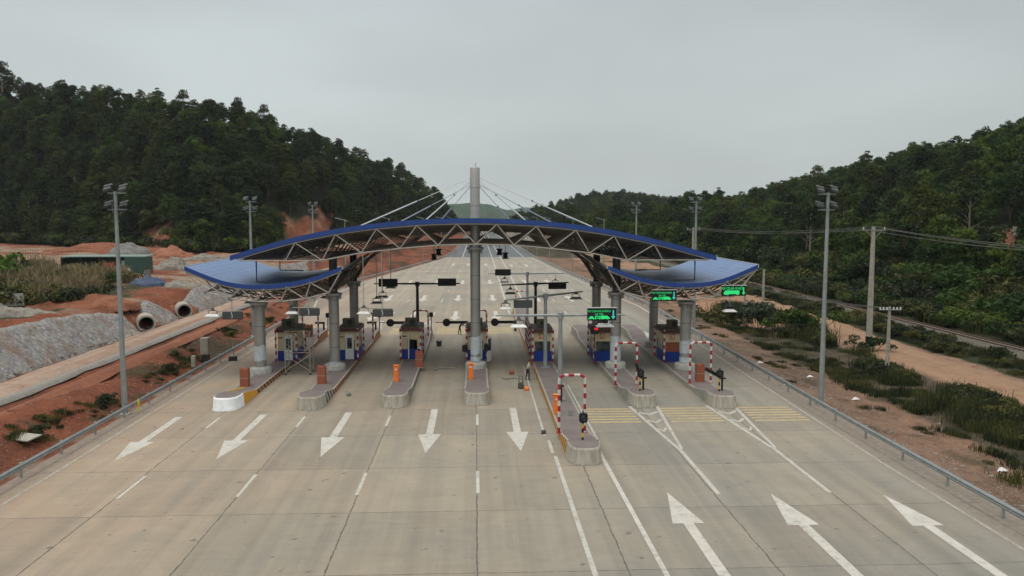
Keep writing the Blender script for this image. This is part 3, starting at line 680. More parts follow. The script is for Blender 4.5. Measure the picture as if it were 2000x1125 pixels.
column(-17.35, 64.2, 6.0, .44, [(1.35, 2.6)]); column(-11.65, 65.5, 6.6, .42, [(.85, 1.0)], 10.1)
column(11.6, 65.2, 6.6, .43, [(.9, 3.0)], 10.0); column(17.25, 64.4, 5.9, .44, [(1.7, 2.75), (.86, 1.35)])
column(-17.3, 76, 5.6, .42, None); column(-11.6, 76, 6.7, .42, None, 9.7); column(11.6, 76, 6.6, .42, None, 9.7); column(17.2, 76, 5.6, .42, None)
pyl = column(-.05, 65.6, 10.32, .41, [(1.5, 3.0), (.9, 1.3)]); pyl.name = 'pylon'
m = MB(); m.lathe(P(-.05, 65.6, 0), [(.40, 10.3), (.40, 16.8), (.36, 16.86)], 28); up_ = m.build('pylon_mast', 'steel_col', can, smooth=40)
for z in (12.3, 13.75, 15.2): m = MB(); m.lathe(P(-.05, 65.6, 0), [(.401, z - .018), (.41, z - .01), (.41, z + .01), (.401, z + .018)], 28); m.build('seam_ring', 'dark_grey', up_)
m = MB(); m.tube([P(.0, 65.6, 16.8), P(.0, 65.6, 17.25)], .02, 5); m.build('lightning_rod', 'dark_steel', up_)
column(-.05, 76.2, 10.2, .38, None)
for sg in (-1, 1):
    for (zt, xr, yr, zr, xs1) in ((16.0, 9.4, 64.2, 12.05, .47), (15.75, 4.1, 64.2, 12.5, .35), (15.45, 8.9, 76.5, 11.45, .40), (15.3, 3.9, 76.5, 11.85, .45)):
        a = Vector(P(sg * .40 - .05, 65.6, zt)); b = Vector(P(sg * xr, yr, zr)); mid = a.lerp(b, xs1)
        m = MB(); m.tube([a, mid], .028, 6); c = m.build('cable', 'steel_pale', can)
        m = MB(); m.tube([mid, b], .055, 8); m.build('cable_sleeve', 'steel_pale', c)
        m = MB(); m.ball(mid, .08, 8); m.build('cable_clamp', 'dark_steel', c)
for x, y, zt, dx_, lab in ((-17.5, 64.3, 9.4, 1, 0), (-18.6, 76.5, 8.9, 2.2, 0), (17.9, 64.3, 9.4, -1.9, 0), (17.9, 76.5, 8.9, -2.5, 0)):
    zb = spline(WT, -abs(x)) + .10; m = MB(); m.tube([P(x, y, zt), P(x, y, zb + .05), P(x + dx_, y, zb)], .06, 8); m.build('drainpipe', 'dark_grey', can)

# ------------------------------------------------------------------ toll islands
def island(x0, yf, yr, label, nose_mat, right_mat, left_mat, near_mat=None, hw=.92, raised=5.):
    root = thing('toll_island', (x0, yf, 0), label, 'traffic island', 'raised islands between the toll lanes')
    L_ = yr - yf
    def h(d):  return interp(d, [(0, .85), (2.0, .85), (5.0, .36), (L_ - raised - 2., .32), (L_ - raised, .80), (L_, .80)])
    ys_ = sorted(set([1.75, 2.2, 3, 4, 5, L_ - raised - 2, L_ - raised, L_ - raised + .01, L_ - 1.4] + list(np.arange(7, L_ - raised - 2.5, 3.))))
    m = MB(); vs = []
    for d in ys_: z = h(d); vs += [(-hw, d, 0), (-hw + .03, d, z), (-hw + .16, d, z + .003), (hw - .16, d, z + .003), (hw - .03, d, z), (hw, d, 0)]
    for i in range(len(ys_) - 1):
        d = (ys_[i] + ys_[i+1]) / 2
        ml = 1; mr_ = 2
        if near_mat and d < 5: mr_ = 4
        for k, mm in ((0, 3), (1, 1), (2, 0), (3, 1), (4, mr_)):
            m.mat(mm).add([vs[6*i + k], vs[6*i + k + 1], vs[6*i + 6 + k + 1], vs[6*i + 6 + k]], [(0, 1, 2, 3)])
    m.build('island_body', ['island_paving', 'grey_concrete', right_mat, left_mat, near_mat or right_mat], root)
    for nm, y0, sgn, mt in (('front_nose', 1.75, -1, nose_mat), ('rear_nose', L_ - 1.4, 1, 'yellow_paint' if x0 < 4 else 'grey_concrete')):
        m = MB(); n = 14; lv = [(0., 1.04, 0), (.06, 1.04, 0), (.12, 1.0, 0), (.74, .965, 0), (.82, .94, 0), (.853, .88, 0)]; vs = []; 
        hh = h(0) if sgn < 0 else h(L_)
        ln = 1.75 if sgn < 0 else 1.4
        for (z, k_, _) in lv:
            for i in range(n + 1):
                a = math.pi * i / n; vs.append((hw * k_ * math.copysign(abs(math.cos(a)) ** .62, math.cos(a)), y0 + sgn * ln * k_ * abs(math.sin(a)) ** .62, z * hh / .853))
        w = n + 1; m.mat(0).add(vs, [(j*w + i, j*w + i + 1, (j+1)*w + i + 1, (j+1)*w + i) for j in range(len(lv)-1) for i in range(n)])
        top = vs[-w:]; m.mat(1).add([(p[0], p[1], p[2]) for p in top], [tuple(range(w))])
        m.build(nm, [mt, 'island_paving'], root, smooth=50)
    return root
plain('nose_white', (.66, .68, .68), .7, 0, .1, 4)
ISL = [(-16.85, 52.8, 87, 'outermost left toll island with a white painted nose and red and black striped side', 'nose_white', 'hazard_red', 'grey_concrete', 'yellow_paint'),
 (-11.25, 52.8, 87, 'toll island second from the left with bare concrete nose and black striped shoulder', 'nose_concrete', 'hazard_red', 'grey_concrete', 'hazard_grey'),
 (-5.6, 53.1, 87, 'toll island carrying the orange barrier box left of the central pylon', 'nose_concrete', 'hazard_grey', 'grey_concrete', None),
 (.02, 53.6, 87, 'toll island at the foot of the central pylon', 'nose_concrete', 'yellow_paint', 'hazard_grey', None),
 (5.75, 40.3, 106, 'longest toll island reaching nearest the camera with yellow striped left edge', 'nose_concrete', 'grey_concrete', 'hazard_yellow', None),
 (11.45, 52.5, 88, 'toll island under the bright sign, second from the right', 'nose_concrete', 'grey_concrete', 'grey_concrete', None),
 (16.85, 52.0, 88, 'outermost right toll island with terracotta cabinet and black barrier arm', 'nose_concrete', 'grey_concrete', 'grey_concrete', None)]
for a in ISL: island(*a)

# ------------------------------------------------------------------ booths
def booth(i, x, y, label, kind):
    root = thing('toll_booth', (x, y, .33), label, 'toll booth', 'booths on the toll islands'); w, d, h = 1.62, 2.9, 2.55
    m = MB(); m.box((0, d/2, .45), (w, d, .9)); m.build('lower_panel', 'booth_blue', root)
    m = MB(); m.box((0, d/2, 2.15), (w - .01, d - .01, .8))
    for sx_ in (-1, 1):
        for yy_ in (.07, d - .07): m.box((sx_ * (w/2 - .07), yy_, 1.325), (.13, .13, .85))
    if kind == 'door': m.box((-w*.34, .05, 1.325), (w*.32, .08, .85)); m.box((w*.42, .05, 1.325), (w*.16, .08, .85))
    m.build('upper_panel', 'cream', root)
    for sx_ in (-1, 1):
        m = MB(); m.box((sx_ * (w/2 - .06), d/2, 1.325), (.03, d - .28, .84)); wd = m.build('side_window', 'glass', root)
        m = MB()
        for yy_ in (.35, .65): m.box((sx_ * (w/2 - .04), d * yy_, 1.325), (.05, .05, .83))
        m.build('mullion', 'door_white', wd)
    m = MB(); m.box((0, d - .06, 1.325), (w - .3, .03, .84)); m.build('rear_window', 'glass', root)
    m = MB(); m.box((0, d/2 - .05, 2.68), (w + .42, d + .5, .26), bev=.04, taper=.93); rf = m.build('roof', 'booth_roof', root)
    m = MB(); m.box((0, d/2 - .05, 2.86), (w + .1, d + .1, .14)); m.build('roof_deck', 'olive_brown', root)
    # air-conditioning unit on the roof
    m = MB(); m.box((0, .62, 3.28), (1.05 if kind == 'door' else .9, .5, .68), bev=.03); ac = m.build('air_conditioner', 'olive_brown', root)
    m = MB(); m.tube([(.12, .35, 3.28), (.12, .33, 3.28)], .25, 16); m.build('fan_grille', 'black', ac)
    if kind == 'door':
        dx_ = .12
        if i == 2:
            m = MB(); m.box((-.13, -.55, 1.25), (.06, 1.0, 2.1)); dr = m.build('door', 'door_white', root); m = MB(); m.box((.05, .06, 1.35), (.5, .03, 1.8)); m.build('door_opening', 'dark_void', root)
        else:
            m = MB(); m.box((dx_, -.03, 1.18), (.74, .05, 2.2))
            dr = m.build('door', 'door_white', root)
        m = MB(); m.box(((dx_ if i != 2 else -.13), -.065, 1.5) if i != 2 else (-.17, -.55, 1.5), (.42, .02, .95) if i != 2 else (.02, .6, .95)); m.build('door_pane', 'glass', dr)
        m = MB(); m.box((-.55, .0, 2.05), (.36, .03, .1)); m.build('name_plate', 'booth_roof', root)
    else:
        m = MB(); m.box((0, .06, 1.325), (w - .28, .03, .84)); fw_ = m.build('front_window', 'glass' if kind != 'shut' else 'brick_red', root)
        m = MB(); m.box((.05, .2, .98), (.4, .25, .2), bev=.03); m.box((-.4, .2, .95), (.2, .2, .12)); m.box((-.25, .1, 1.45), (.5, .05, .3)); m.build('desk_equipment', 'black', root)
        m = MB(); m.box((-.12, -.02, 2.2), (.42, .03, .46)); sg_ = m.build('notice_plate', 'red_paint', root)
        m = MB(); m.box((-.12, -.042, 2.2), (.32, .012, .36)); m.build('plate_face', 'cream', sg_)
        m = MB(); m.box((-.19, -.054, 2.2), (.06, .01, .24)); m.box((-.11, -.054, 2.11), (.12, .01, .06)); m.build('plate_letter', 'red_paint', sg_)
    return root
def post(x, y, z0, h, label, r_=.075, base=True):
    m = MB(); m.tube([(0, 0, 0), (0, 0, h)], r_, 10); m.lathe((0, 0, 0), [(.14, .0), (.14, .02)], 10)
    o = m.build('guard_post', 'red_white', loc=(x, y, z0)); tag(o, label, 'guard post', 'red and white guard posts round the toll booths'); return o
bl = ['toll booth with white door behind the scaffold tower on the outermost left island', 'toll booth with closed white door on the second island from the left',
      'toll booth with its white door standing open, left of the central pylon', 'toll booth mostly hidden behind the central pylon', 'toll booth with a dark front window behind a grey mast, right of the pylon',
      'toll booth partly hidden by the column second from the right', 'toll booth with boarded front window on the outermost right island']
BX = [(-16.45, 69.4), (-11.2, 69.6), (-5.75, 69.8), (.05, 69.3), (5.75, 68.2), (11.05, 68.0), (17.0, 67.3)]
isn = ['the outermost left island', 'the second left island', 'the island beside the pylon', 'the pylon island', 'the longest island', 'the second right island', 'the outermost right island']
for i, (x, y) in enumerate(BX):
    booth(i, x, y, bl[i], 'door' if i < 4 else ('shut' if i == 6 else 'window'))
    for sx_, sn in ((-1, 'left'), (1, 'right')):
        for dy, fn in ((-.35, 'front'), (3.3, 'rear')):
            post(x + sx_ * .88, y + dy, .33, 2.85, f'guard post at {fn} {sn} corner of booth on {isn[i]}')
for k in range(5): post(5.75 - .8, 72.6 + k * 1.6, .33, 2.6, f'guard post, {["nearest","second","third","fourth","farthest"][k]} in the row behind the booth on the longest island')
def door_panel():
    m = MB(); m.box((0, 0, 1.05), (.75, .06, 2.1), bev=.01); r_ = m.build('booth_door', 'door_white', loc=(1.12, 68.3, .36)); r_.rotation_euler.z = R(62)
    m = MB(); m.box((0, -.04, 1.45), (.5, .02, 1.0)); m.build('door_pane', 'glass', r_); tag(r_, 'white booth door swung open on the right of the central pylon', 'door')
door_panel()
m = MB(); m.box((-.95, 66.9, 1.75), (.5, .5, .6), bev=.08); o = m.build('traffic_signal', 'black'); tag(o, 'black signal housing at the left side of the central pylon', 'signal')
m = MB(); m.box((.85, 66.9, 1.8), (.4, .5, .65), bev=.08); o = m.build('traffic_signal', 'black'); tag(o, 'black signal housing at the right side of the central pylon', 'signal')

# hoops
def hoop(x, y, z0, w, h, label):
    m = MB(); pts = [(-w/2, 0, 0), (-w/2, 0, h - .3)] + [(-w/2 + .3 - .3*math.cos(a), 0, h - .3 + .3*math.sin(a)) for a in (R(30), R(60), R(90))]
    pts += [(-p[0], 0, p[2]) for p in pts[::-1]]; dense = []
    for a, b in zip(pts, pts[1:]):
        a, b = Vector(a), Vector(b); k_ = max(1, int((b - a).length / .105))
        dense += [a.lerp(b, q / k_) for q in range(k_)]
    dense.append(Vector(pts[-1])); m.tube(dense, .085, 12); cum = 0; mm_ = []
    for a, b in zip(dense, dense[1:]): mm_ += [int(cum / .315) % 2] * 12; cum += (b - a).length
    m.m[:len(mm_)] = mm_
    for s_ in (-1, 1): m.lathe((s_ * w/2, 0, 0), [(.16, 0), (.16, .03)], 10)
    o = m.build('height_hoop', ['band_red', 'band_white'], smooth=50, loc=(x, y, z0)); tag(o, label, 'guard hoop', 'red and white guard hoops on the toll islands')
hoop(5.55, 45.3, .36, 1.5, 3.4, 'red and white guard hoop nearest the camera over the longest island')
hoop(11.2, 58.3, .36, 1.6, 3.15, 'striped guard hoop on the second right island before a column')
hoop(16.9, 58.6, .36, 1.6, 3.1, 'red and white guard hoop over the terracotta cabinet on the outermost right island')
for i, (x, y) in enumerate(((-16.6, 80.), (-11.15, 80), (-5.7, 81.5), (.3, 81.5), (5.9, 102.))): hoop(x, y, .5, 1.55, 2.75, f'guard hoop behind the booth at the rear of {isn[i]}')

# cabinets and barrier boxes
def cabinet(x, y, z, label):
    m = MB(); m.box((0, 0, .34), (.62, .52, .66), bev=.015); m.box((0, 0, 1.02), (.62, .52, .64), bev=.015); r_ = m.build('cabinet', 'brick_red', loc=(x, y, z)); tag(r_, label, 'cabinet', 'terracotta equipment cabinets')
    m = MB(); m.box((0, 0, .685), (.63, .53, .035)); m.box((0, 0, .01), (.68, .58, .04)); m.build('joint_band', 'pale_concrete', r_)
    m = MB(); m.box((-.2, 0, 1.37), (.16, .4, .05)); m.box((.22, .0, 1.38), (.1, .42, .07)); m.build('lid', 'brick_red', r_)
cabinet(-17.1, 58.9, .34, 'terracotta cabinet behind the white island nose at far left'); cabinet(-11.6, 59.6, .34, 'terracotta cabinet in front of the second column from the left')
cabinet(-4.75, 66.0, .34, 'terracotta cabinet before the booth with the open door'); cabinet(17.0, 59.1, .34, 'terracotta cabinet under the hoop on the outermost right island'); cabinet(-17.0, 81.5, .5, 'terracotta cabinet at the rear of the outermost left island')
def barrier_box(x, y, z, label):
    m = MB(); m.box((0, 0, .62), (.36, .34, 1.24), bev=.03); r_ = m.build('barrier_box', 'orange', loc=(x, y, z)); tag(r_, label, 'barrier box', 'orange barrier boxes')
    m = MB(); m.box((0, 0, 1.26), (.42, .40, .05), bev=.01); m.build('lid', 'orange', r_); m = MB(); m.box((0, -.18, .98), (.2, .02, .08)); m.build('maker_plate', 'plastic_white', r_)
barrier_box(-6.1, 60.2, .34, 'orange barrier box on the island left of the pylon'); barrier_box(-.42, 60.8, .34, 'orange barrier box at the foot of the central pylon'); barrier_box(5.1, 49.8, .34, 'orange barrier box beside the near hoop on the longest island')
# lane signals on striped stubs at the front of the right islands
def stub_signal(x, y, z, label, arm=0):
    root = thing('lane_signal', (x, y, z), label, 'lane signal', 'low lane signals on the island noses')
    m = MB(); m.tube([(0, 0, 0), (0, 0, .95)], .06, 10); m.build('post', 'black_yellow', root)
    m = MB(); m.box((.03, 0, 1.22), (.44, .34, .50), bev=.05); h_ = m.build('signal_head', 'black', root)
    m = MB(); m.tube([(.03, -.17, 1.24), (.03, -.28, 1.24)], .15, 14, cap=False); m.build('hood', 'dark_grey', h_); m = MB(); m.lathe((0, 0, 0), [(.001, 0), (.13, 0)], 14)
    m = MB(); m.tube([(.03, -.172, 1.24), (.03, -.178, 1.24)], .135, 14); m.build('lens', 'dark_grey', h_)
    m = MB(); m.tube([(.03, 0, 1.46), (.0, 0, 1.62)], .04, 6); m.build('cap', 'black', h_)
    if arm:
        m = MB(); m.tube([(.28, .25, 0), (.28, .25, .85)], .07, 8); m.box((.3, .25, .85), (.42, .16, .1)); m.build('stand', 'black', root)
        m = MB(); ax = -.95 if arm == 2 else -.3; m.box(((ax + .15) / 2, .3, .95 + (.3 if arm == 2 else .45)), (abs(ax) * 1.25 if arm == 2 else .2, .12, .24 if arm == 2 else 1.0), ry=R(28 if arm == 2 else -20)); m.build('folded_arm', 'black', root)
stub_signal(5.75, 42.1, .85, 'black lane signal on the nose of the longest island'); stub_signal(11.35, 54.0, .85, 'black lane signal with raised arm on the second right island nose', 1); stub_signal(16.8, 53.6, .85, 'black lane signal with tilted barrier arm on the outermost right island nose', 2)
m = MB(); m.tube([(0, 0, 0), (0, 0, 1.1)], .07, 8); m.box((.05, 0, 1.12), (.32, .14, .1)); o = m.build('sensor_post', 'black', loc=(5.75, 53.0, .34)); tag(o, 'black sensor post beside the nearest grey mast', 'post')
m = MB(); m.box((0, 0, .18), (.3, .05, .3)); m.tube([(-.12, 0, 0), (-.12, 0, .35)], .02, 5); m.tube([(.12, 0, 0), (.12, 0, .35)], .02, 5); o = m.build('sensor_bracket', 'galv', loc=(5.95, 49.2, .34)); tag(o, 'small galvanised bracket right of the near orange barrier box', 'bracket')
for i, (x, lab) in enumerate(((-15.6, 'outermost left island'), (-10.2, 'second island from the left'), (-4.75, 'island left of the pylon'))):
    root = thing('rear_signal', (x, 84, .8), f'black signal on a striped pole at the rear of the {lab}', 'signal', 'rear lane signals'); m = MB(); m.tube([(0, 0, 0), (0, 0, 1.5)], .05, 8); m.build('post', 'dark_steel', root)
    m = MB(); m.box((0, 0, 1.7), (.42, .3, .5), bev=.06); m.build('signal_head', 'black', root)
    if i < 2:
        m = MB(); m.box((-.75, -.4, .95), (1.0, .14, .2)); m.box((-.35, -.4, .55), (.16, .16, .8)); m.build('folded_arm', 'black', root)
for x, lab in ((-6.9, 'left of the booth with the open door'), (-.95, 'left of the pylon above the stooping worker'), (4.2, 'left of the booth on the longest island')):
    root = thing('lane_barrier', (x, 84.5, 1.35), f'black barrier arm with a round disc {lab}', 'barrier', 'black barrier arms with discs'); m = MB(); m.box((-1.1, 0, .25), (2.2, .1, .3)); m.tube([(-2.2, 0, .25), (-3.4, 0, .28)], .04, 6); m.build('arm', 'black', root)
    m = MB(); m.tube([(-2.2, -.08, .25), (-2.2, -.14, .25)], .42, 20); m.build('disc', 'black', root); m = MB(); m.box((0, 0, -.2), (.24, .3, 1.1)); m.build('bracket', 'dark_steel', root)

# ------------------------------------------------------------------ masts, signs, lamps over the lanes
def dark_sign(parent, c, w=2.0, h=.8, mat='black', rz=0., stem=None):
    m = MB(); m.box(c, (w, .22, h), rz=rz, bev=.03); return m.build('sign_box', mat, parent)
def mast(x, y, label, yaw=0., ztop=6.35, mat='galv', half=4.45, r0=.13):
    root = thing('sign_mast', (x, y, .33), label, 'sign mast', 'T shaped sign masts on the toll islands'); h = ztop - .33
    m = MB(); m.tube([(0, 0, 0), (0, 0, h)], [r0 * 1.35, r0], 14); m.box((0, 0, .05), (.75, .75, .1)); m.build('pole', mat, root, smooth=40)
    m = MB(); m.tube([(0, 0, h - .25), (0, 0, h + .18)], .2, 12); m.build('hub', mat, root)
    m = MB(); c, s_ = math.cos(yaw), math.sin(yaw); m.tube([(-half*c, -half*s_, h), (0, 0, h), (half*c, half*s_, h)], [.055, .10, .055], 10); m.build('cross_arm', mat, root)
    return root, h
def lamp(parent_loc, zl, ztop, label, w=1.05):
    x, y = parent_loc; root = thing('lane_floodlight', (x, y, zl), label, 'floodlight', 'floodlights hanging over the toll lanes')
    m = MB(); m.tube([(0, 0, .62), (0, 0, ztop - zl)], .035, 6); m.build('stem', 'truss_paint', root)
    m = MB(); m.lathe((0, 0, 0), [(.22, .40), (.05, .64)], 10)
    for s_ in (-1, 1): m.tube([(s_*.34, 0, .40), (s_*.34, 0, .1)], .03, 6)
    m.tube([(-.34, 0, .40), (.34, 0, .40)], .03, 6); m.build('bracket', 'dark_grey', root)
    m = MB(); m.box((0, 0, .07), (w, .62, .14), taper=.66); m.build('housing', 'white_paint' if y < 64 else 'dark_grey', root)  # rear housings dark grey: their backlit look is put into the colour
    m = MB(); m.box((0, 0, -.035), (w + .06, .66, .06), bev=.02); m.build('white_reflector', 'white_paint', root)
def car_icon(m, x, z, s=1.):
    m.prism([(x-.19*s, z), (x-.19*s, z+.10*s), (x-.13*s, z+.13*s), (x-.09*s, z+.21*s), (x+.09*s, z+.21*s), (x+.13*s, z+.13*s), (x+.19*s, z+.10*s), (x+.19*s, z), (x+.13*s, z), (x+.13*s, z+.035*s), (x-.13*s, z+.035*s), (x-.13*s, z)], 'y', -.13, -.118)
def bus_icon(m, x, z, s=1.):
    for a, b, c, d in ((-.18, 0, -.11, .22), (.11, 0, .18, .22), (-.11, .17, .11, .22), (-.08, .05, .08, .11)): m.box((x + (a+c)/2*s, -.124, z + (b+d)/2*s), ((c-a)*s, .012, (d-b)*s))
def truck_icon(m, x, z, w=.55, s=1.):
    m.prism([(x-w/2, z+.03*s), (x-w/2, z+.25*s), (x+w*.2, z+.25*s), (x+w*.42, z+.14*s), (x+w/2, z+.12*s), (x+w/2, z+.03*s), (x+w*.36, z+.03*s), (x+w*.3, z-.01), (x+w*.2, z+.03*s), (x-w*.2, z+.03*s), (x-w*.28, z-.01), (x-w*.36, z+.03*s)], 'y', -.13, -.118)
def text_mesh(txt, size, loc, mat, parent, squash=1., name='sign_text'):
    cu = bpy.data.curves.new('t', 'FONT'); cu.body = txt; cu.size = size; cu.align_x = 'CENTER'; cu.align_y = 'CENTER'; cu.extrude = .006; cu.offset = .0
    ob = bpy.data.objects.new('t', cu); C.objects.link(ob); dg = bpy.context.evaluated_depsgraph_get()
    me = bpy.data.meshes.new_from_object(ob.evaluated_get(dg)); C.objects.unlink(ob); bpy.data.objects.remove(ob); bpy.data.curves.remove(cu)
    me.transform(Matrix.Translation(loc) @ Matrix.Rotation(R(90), 4, 'X') @ Matrix.Diagonal((squash, 1, 1, 1))); me.materials.clear(); me.materials.append(M[mat])
    o = bpy.data.objects.new(name, me); C.objects.link(o); o.parent = parent; return o
def led_sign(loc, w, h, lines, oversize, label, rz=0.):
    root = thing('lane_display', loc, label, 'electronic sign', 'green lit lane displays', rz); m = MB(); m.box((0, 0, 0), (w, .22, h), bev=.03); m.build('display_case', 'black', root)
    if oversize:
        text_mesh(lines[0], .30, (-.18, -.125, h*.24), 'led_green', root, .95)
        m = MB(); x0 = -.2; m.prism([(-.80, -.30), (-.86, -.2), (-.80, -.05), (-.68, .04), (.42, .04), (.42, -.25), (.36, -.25), (.33, -.32), (.22, -.32), (.18, -.25), (-.42, -.25), (-.46, -.32), (-.6, -.32), (-.66, -.27)], 'y', -.13, -.118); m.build('truck_symbol', 'led_green', root)
    else:
        text_mesh(lines[0], .20, (-.2, -.125, h*.27), 'led_green', root, .86); text_mesh(lines[1], .20, (-.2, -.125, .0), 'led_green', root, .95)
        m = MB(); car_icon(m, -.72, -.33, 1.); m.build('car_symbol', 'led_green', root); m = MB(); bus_icon(m, -.3, -.33, 1.); m.build('bus_symbol', 'led_green', root); m = MB(); truck_icon(m, .22, -.33, .62, 1.); m.build('truck_symbol', 'led_green', root)
    ax = w/2 - .22; m = MB(); m.prism([(ax - .045, h*.36), (ax + .045, h*.36), (ax + .045, -.12), (ax + .14, -.12), (ax, -.32), (ax - .14, -.12), (ax - .045, -.12)], 'y', -.13, -.118); m.build('arrow_symbol', 'led_cyan' if not oversize else 'led_green', root)
    m = MB(); m.box((0, -.03, h/2 + .04), (w + .06, .3, .035)); m.build('top_visor', 'steel_pale', root)
    return root
r_, h = mast(5.75, 53.7, 'pale T shaped mast nearest the camera carrying the lit lane sign on its right arm', 0, 6.2)
led_sign((8.55, 53.5, 6.27), 1.98, .84, ['XE CON-XE KHÁCH', 'XE TẢI'], False, 'green lit lane sign on the nearest mast, lowest of the three')
m = MB(); m.tube([(7.7, 53.9, 5.85), (7.7, 53.9, 5.4)], .03, 6); m.tube([(8.9, 53.9, 5.85), (8.9, 53.9, 5.4)], .03, 6); m.tube([(7.7, 53.9, 5.5), (8.9, 53.9, 5.5)], .03, 6); o = m.build('lamp_hanger', 'dark_grey'); tag(o, 'dark hanger frame under the lowest lit lane sign', 'bracket')
lamp((8.85, 54.0), 5.42, 6.1, 'white floodlight under the lowest lit lane sign', 1.15); lamp((2.9, 53.7), 5.45, 6.15, 'white floodlight hanging from the left arm of the nearest mast')
r_, h = mast(5.75, 65.4, 'grey T shaped mast with its arm turned askew before the longest island booth', R(44), 6.35, half=4.9)
s_ = dark_sign(r_, (-2.0, -2.3, h - .42), 1.5, .62, 'dark_grey'); lamp((2.35, 62.9), 5.6, 6.3, 'small white floodlight on the left end of the askew mast arm', .9); lamp((8.7, 68.7), 5.75, 6.35, 'grey floodlight under the right end of the askew mast arm')
r_, h = mast(5.75, 76.4, 'dark T shaped mast third from the camera on the longest island', R(22), 6.4, 'dark_steel', 3.6); dark_sign(r_, (2.2, 0.9, h - .30), 1.75, .62); lamp((3.3, 76.0), 5.5, 6.4, 'dark floodlight on the left arm of the third mast')
r_, h = mast(5.75, 88.6, 'grey T shaped mast farthest from the camera with a black sign on its left arm', 0, 6.5, half=4.4); dark_sign(r_, (-2.75, -.25, .35 + h - .2), 1.75, .7); lamp((3.2, 88.6), 5.5, 6.45, 'small floodlight on the left arm of the farthest mast'); lamp((8.9, 88.6), 5.3, 6.45, 'pale floodlight on the right arm of the farthest mast')
r_, h = mast(-5.62, 76.4, 'dark T shaped mast with two black signs above the booth with the open door', 0, 6.45, 'dark_steel', 4.1); dark_sign(r_, (-2.75, -.2, h + .12), 1.8, .75); dark_sign(r_, (2.85, -.2, h + .15), 1.75, .72)
# signs under the wings
led_sign((14.95, 62.4, 6.62), 1.95, .86, ['XE CON-XE KHÁCH', 'XE TẢI'], False, 'green lit lane sign with vehicle symbols under the left part of the right wing')
led_sign((20.55, 62.4, 6.98), 1.95, .80, ['XE QUÁ KHỔ'], True, 'green lit sign for oversize vehicles under the outer right wing')
def hanging_sign(x, y, zc, ztop, label, mat='dark_grey'):
    root = thing('hanging_sign', (x, y, zc), label, 'lane sign', 'unlit lane signs hanging under the canopy'); m = MB(); m.box((0, 0, 0), (1.6, .2, .6), bev=.05); m.build('sign_box', mat, root)
    m = MB()
    for s_ in (-.05, ): m.tube([(s_, 0, .3), (s_, 0, ztop - zc)], .035, 6)
    m.tube([(-1.3, 0, .36), (.8, 0, .36)], .035, 6); m.build('stem', 'truss_paint', root)
    m = MB(); m.tube([(-.1, -.115, .28), (-.02, -.13, .1), (.0, -.13, -.05), (-.05, -.115, -.2)], .022, 5); m.build('loose_cable', 'white_paint', root)
hanging_sign(-19.05, 62.9, 5.15, 6.5, 'unlit dark lane sign hanging at the outer end of the left wing'); lamp((-20.6, 62.9), 5.15, 7.0, 'white floodlight under the outer tip of the left wing', 1.1)
hanging_sign(-13.1, 62.9, 5.4, 6.6, 'unlit dark lane sign hanging between the two left front columns'); lamp((-14.5, 63.2), 5.3, 6.4, 'white floodlight left of the sign between the two left front columns', .95)
hanging_sign(-7.35, 62.9, 5.3, 10.2, 'unlit grey lane sign on a long stem left of the dark mast'); lamp((-8.85, 62.9), 5.3, 9.9, 'white floodlight on a long stem beside the grey sign', 1.0)
lamp((-8.7, 70), 5.3, 9.9, 'dark floodlight on a long stem, nearest of the three behind the grey sign', 1.); lamp((-8.8, 75.2), 5.3, 9.9, 'dark floodlight on a long stem, middle one of the three behind the grey sign', 1.); lamp((-8.35, 78.4), 5.9, 9.9, 'dark floodlight on a long stem, farthest of the three behind the grey sign', 1.)
lamp((20.4, 62.9), 5.3, 7.0, 'white floodlight below the oversize vehicle sign', 1.); lamp((20.9, 78), 5.6, 7.0, 'grey floodlight under the rear outer edge of the right wing'); lamp((-19.6, 70), 5.4, 6.8, 'grey floodlight under the middle of the left wing'); lamp((-14.0, 75), 5.3, 6.5, 'grey floodlight under the rear of the left wing')
for x, y, zl, lab in ((2.9, 78.3, 8.8, 'small dark floodlight hanging right of the pylon, lower one'), (2.3, 77.4, 9.2, 'small dark floodlight hanging right of the pylon, upper one'), (-3.6, 77.4, 9.2, 'small dark floodlight hanging left of the pylon, upper one'), (-4.1, 78.3, 8.7, 'small dark floodlight hanging left of the pylon, lower one')):
    root = thing('lane_floodlight', (x, y, zl), lab, 'floodlight', 'dark bell floodlights under the arch'); m = MB(); m.tube([(0, 0, .5), (0, 0, 10.6 - zl)], .03, 6); m.build('stem', 'dark_steel', root); m = MB(); m.lathe((0, 0, 0), [(.42, -.08), (.26, .02), (.2, .34), (.34, .5), (.3, .55)], 12); m.build('housing', 'black', root)
# red light beside the second booth from the right
root = thing('lane_signal_box', (10.05, 66.6, 3.3), 'black signal box showing a red light left of the second booth from the right', 'signal'); m = MB(); m.box((0, 0, 0), (.7, .25, .7), bev=.05); m.build('signal_case', 'black', root)
m = MB(); m.box((.12, -.13, .1), (.34, .02, .22)); m.build('red_lamp', 'led_red', root); m = MB(); m.tube([(0, .1, -3), (0, .1, -.3)], .05, 6); m.build('post', 'dark_steel', root)

